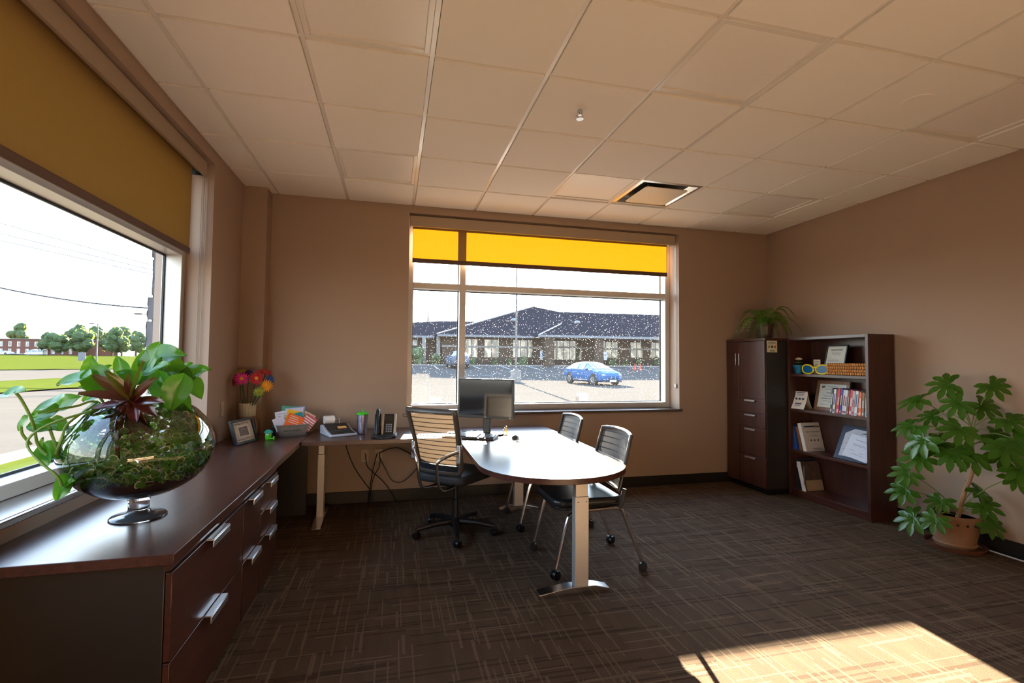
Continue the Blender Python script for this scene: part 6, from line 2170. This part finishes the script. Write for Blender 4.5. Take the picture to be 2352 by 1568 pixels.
# ------------------------------------------------------------------ terrarium bowl on the credenza
TB = Vector((0.307, -2.50, DZ))
t = thing('terrarium', TB, 'big footed glass bowl terrarium overflowing with plants on the worktop', 'terrarium')
M['bowl_glass'] = thin_glass('bowl_glass', (0.97, 0.985, 0.98), 1.5)
t_ = NT('foot_glass')
p_ = t_.principled(Base_Color=(0.92, 0.95, 0.97), Roughness=0.02, IOR=1.45)
p_.inputs['Transmission Weight'].default_value = 0.92
M['foot_glass'] = t_.done(p_.outputs[0])
prof = []
z0, zc, R0 = 0.083, 0.278, 0.262
for k in range(15):
    a = R(-84 + 148 * k / 14)
    rz_ = 0.198 if a < 0 else 0.225
    prof.append((R0 * math.cos(a), zc + rz_ * math.sin(a)))
prof = [(0.0, z0 - 0.002)] + prof
prof.append((prof[-1][0] - 0.003, prof[-1][1] + 0.012))
MB().lathe(prof, 64).build('bowl', M['bowl_glass'], t, local=True, smooth=180)
rim_r, rim_z = prof[-1]
MB().tube([(rim_r * math.cos(2 * PI * k / 48), rim_r * math.sin(2 * PI * k / 48), rim_z) for k in range(48)], 0.0035, 6, closed=True).build('rim', M['foot_glass'], t, local=True)
MB().lathe([(0.0, 0.0), (0.094, 0.0), (0.098, 0.004), (0.094, 0.009), (0.06, 0.013), (0.042, 0.02), (0.036, 0.034), (0.036, 0.066), (0.044, 0.082), (0.0, 0.084)], 40).build('stem_foot', M['foot_glass'], t, local=True, smooth=60)
M['soil'] = plain('terrarium_soil', (0.035, 0.018, 0.014), 0.95, 0, 0.7, 120, 0.4)
sp = [(0.0, z0 + 0.004)]
for r_, z_ in prof[1:]:
    if z_ < 0.168:
        sp.append((r_ * 0.975, z_ + 0.003))
sp += [(sp[-1][0] + 0.004, 0.17), (0.15, 0.176), (0.0, 0.18)]
MB().lathe(sp, 48).build('soil', M['soil'], t, local=True)

# ground cover: hundreds of tiny variegated leaves
M['cover_green'] = leaf_material('variegated_green', '#2c6426', '#5c9434', trans=0.3, rough=0.4)
M['cover_edge'] = plain('variegated_edge', (0.60, 0.62, 0.38), 0.5)
b = MB()
rr = random.Random(9)
cnt = 0
while cnt < 1900:
    zz = 0.165 + 0.31 * rr.random() ** 1.25
    a = zc_a = (zz - zc) / (0.198 if zz < zc else 0.225)
    rmax = R0 * math.sqrt(max(0.0, 1 - a * a)) * 0.93
    an = rr.random() * 2 * PI
    r_ = rmax * (1 - 0.55 * rr.random() ** 2.0)
    x, y = r_ * math.cos(an), r_ * math.sin(an)
    if zz > 0.40 + 0.14 * (x / R0) + 0.03 * math.sin(an * 3):
        continue
    nz = Vector((x, y, 0)).normalized() * rr.random() + Vector((rr.gauss(0, 0.7), rr.gauss(0, 0.7), 0.2 + rr.random()))
    nz.normalize()
    xa_ = nz.cross(Vector((rr.gauss(0, 1), rr.gauss(0, 1), rr.gauss(0, 1)))).normalized()
    Fm = frame_m((x, y, zz), xa_, nz.cross(xa_))
    s_ = 0.008 + 0.010 * rr.random()
    eg = 0.74 + 0.16 * rr.random()
    nn = 8
    oo = [Fm @ Vector((s_ * 0.8 * math.cos(2 * PI * k / nn), s_ * math.sin(2 * PI * k / nn), 0.002)) for k in range(nn)]
    ii = [Fm @ Vector((s_ * 0.8 * eg * math.cos(2 * PI * k / nn), s_ * eg * math.sin(2 * PI * k / nn), 0.0)) for k in range(nn)]
    b.mat(0).raw(ii, [tuple(range(nn))])
    b.mat(1 if rr.random() < 0.55 else 0).raw(ii + oo, [(k, nn + k, nn + (k + 1) % nn, (k + 1) % nn) for k in range(nn)])
    cnt += 1
b.build('ground_cover', [M['cover_green'], M['cover_edge']], t, local=True, smooth=0)['kind'] = 'stuff'

# strap leaves of the red plant, one by one
M['red_leaf'] = leaf_material('red_strap_leaf', '#2a0d14', '#6e1a1e', trans=0.15, rough=0.22)
camR, camU, camF = Vector((0.9714, -0.2373, 0.0)), Vector((0, 0, 1)), Vector((0.2373, 0.9714, 0))


def strap(ln, wd, bend):
    return MB().grid(lambda u, v: Vector(((u - 0.5) * wd * math.sin(PI * (0.10 + 0.86 * v)) ** 0.7, ln * v, 0.25 * wd * abs(u - 0.5) * 2 - bend * ln * v * v)), 4, 9)


RC = Vector((0.342, -2.655, 1.178))
MB().tube([Vector((0.03, -0.03, 0.18)), Vector((0.035, -0.07, 0.36)), RC - TB], [0.008, 0.007, 0.006], 8).build('red_plant_stem', plain('red_stem', (0.14, 0.06, 0.05), 0.6), t, local=True)
ANG = [(160, 0.15, 0.2), (200, 0.17, 0.25), (222, 0.18, 0.2), (245, 0.17, 0.3), (262, 0.19, 0.35), (282, 0.13, 0.3), (305, 0.13, 0.3), (338, 0.12, 0.2), (12, 0.14, 0.2), (35, 0.16, 0.1), (60, 0.17, 0.1), (85, 0.11, 0.1), (112, 0.13, 0.1), (140, 0.14, 0.15), (180, 0.12, 0.2), (300, 0.09, 0.1), (232, 0.10, 0.1), (210, 0.2, 0.3)]
for k, (dg, ln, bend) in enumerate(ANG):
    d = camR * math.cos(R(dg)) + camU * math.sin(R(dg)) - camF * (0.25 + 0.35 * rr.random())
    d.normalize()
    nz = (-camF * 0.8 + camU * 0.6 + Vector((rr.gauss(0, 0.2), rr.gauss(0, 0.2), rr.gauss(0, 0.2))))
    nz = (nz - d * nz.dot(d)).normalized()
    s_ = strap(ln * 1.12, 0.044, bend)
    b = MB().raw(s_.v, s_.f, frame_m(RC - TB + Vector((0, 0, 0.012 * math.sin(k * 2.1))), d.cross(nz), d))
    b.build('red_leaf', M['red_leaf'], t, local=True, smooth=180)

# heart-shaped vine leaves, one by one
M['vine'] = leaf_material('vine_leaf', '#1c5a10', '#49921c', trans=0.35, rough=0.25)
M['vine_stem'] = plain('vine_stem', (0.17, 0.30, 0.05), 0.5)


def heart_mesh(seed):
    rnd = random.Random(seed)
    k1 = rnd.random()

    def fn(u, v):
        s = (u - 0.5) * 2
        w = 0.37 * (math.sin(PI * (v ** 0.62)) ** 0.75 if 0 < v < 1 else 0.0)
        lobe = 0.16 * abs(s) * (1 - v) ** 3
        return Vector((s * w + 0.05 * math.sin(3 * v + k1 * 6), v - lobe - 0.1, 0.10 * abs(s) - 0.22 * v * v + 0.03 * math.sin(9 * v + k1) * abs(s)))
    return MB().grid(fn, 8, 12).mesh('vine_leaf', M['vine'], smooth=180)


hm = [heart_mesh(s) for s in range(4)]
VL = [((0.101, -2.6, 1.258), 190, 0.13), ((0.116, -2.5, 1.313), 80, 0.10), ((0.215, -2.6, 1.236), 320, 0.15), ((0.31, -2.45, 1.362), 60, 0.14), ((0.362, -2.4, 1.363), 10, 0.15), ((0.475, -2.45, 1.285), 20, 0.15), ((0.470, -2.62, 1.19), 260, 0.15),
      ((0.45, -2.5, 1.239), 300, 0.14), ((0.247, -2.5, 1.271), 150, 0.12), ((0.352, -2.45, 1.259), 40, 0.12), ((0.07, -2.68, 1.165), 200, 0.12), ((0.05, -2.66, 1.135), 185, 0.10), ((0.106, -2.6, 1.181), 30, 0.10), ((0.084, -2.68, 1.093), 350, 0.10),
      ((0.085, -2.7, 1.01), 110, 0.10), ((0.120, -2.69, 0.995), 340, 0.11), ((0.012, -2.72, 1.224), 20, 0.09), ((0.11, -2.64, 1.09), 330, 0.08), ((0.03, -2.72, 1.104), 235, 0.06), ((0.150, -2.71, 0.865), 235, 0.10), ((0.182, -2.72, 0.893), 40, 0.06),
      ((0.165, -2.62, 1.13), 210, 0.10), ((0.262, -2.4, 1.291), 110, 0.09), ((0.480, -2.53, 1.16), 290, 0.10), ((0.285, -2.52, 1.22), 250, 0.12), ((0.143, -2.52, 1.20), 200, 0.13), ((0.394, -2.4, 1.291), 330, 0.13), ((0.177, -2.55, 1.276), 60, 0.12),
      ((0.20, -2.46, 1.31), 120, 0.11), ((0.27, -2.43, 1.33), 75, 0.12), ((0.36, -2.50, 1.31), 30, 0.12), ((0.45, -2.55, 1.24), 340, 0.12), ((0.15, -2.56, 1.23), 170, 0.11), ((0.24, -2.56, 1.21), 220, 0.11), ((0.50, -2.48, 1.21), 310, 0.10),
      ((0.40, -2.56, 1.20), 280, 0.15), ((0.43, -2.46, 1.30), 50, 0.12), ((0.33, -2.42, 1.30), 90, 0.11)]
for k, (p, dg, sz) in enumerate(VL):
    p = Vector(p)
    d = (camR * math.cos(R(dg)) + camU * math.sin(R(dg)) - camF * 0.2).normalized()
    nz = -camF * 0.75 + camU * 0.65 + Vector((rr.gauss(0, 0.3), rr.gauss(0, 0.2), rr.gauss(0, 0.2)))
    nz = (nz - d * nz.dot(d)).normalized()
    lf = bpy.data.objects.new('vine_leaf', hm[k % 4])
    COL.objects.link(lf)
    lf.parent = t
    sz *= 0.92
    lf.matrix_local = Matrix.Translation(p - d * sz * 0.45 - TB) @ frame_m((0, 0, 0), d.cross(nz), d) @ Matrix.Scale(sz, 4)
ST = [[(0.27, -2.52, 1.06), (0.20, -2.60, 1.17), (0.15, -2.64, 1.16), (0.10, -2.67, 1.15), (0.05, -2.67, 1.14)], [(0.10, -2.70, 0.99), (0.07, -2.70, 1.03), (0.045, -2.69, 1.11), (0.015, -2.70, 1.19), (0.0, -2.71, 1.22)],
      [(0.20, -2.60, 1.17), (0.14, -2.66, 1.10), (0.13, -2.68, 1.04), (0.12, -2.69, 0.99)], [(0.25, -2.55, 1.05), (0.20, -2.58, 1.18), (0.14, -2.58, 1.24), (0.11, -2.58, 1.26)], [(0.30, -2.50, 1.08), (0.33, -2.45, 1.22), (0.33, -2.43, 1.33)],
      [(0.36, -2.50, 1.05), (0.42, -2.46, 1.18), (0.45, -2.44, 1.27)], [(0.22, -2.62, 1.15), (0.10, -2.70, 1.10), (0.05, -2.72, 1.04), (0.10, -2.73, 0.97), (0.15, -2.73, 0.92), (0.155, -2.71, 0.88)], [(0.28, -2.50, 1.06), (0.20, -2.52, 1.20), (0.13, -2.50, 1.29)],
      [(0.12, -2.68, 1.0), (0.10, -2.68, 1.06), (0.09, -2.68, 1.09)], [(0.05, -2.70, 1.03), (0.035, -2.72, 1.07), (0.03, -2.72, 1.10)]]
for q in ST:
    MB().tube(smoothpath([Vector(p) - TB for p in q], 5), 0.0048, 6).build('vine_stem', M['vine_stem'], t, local=True)
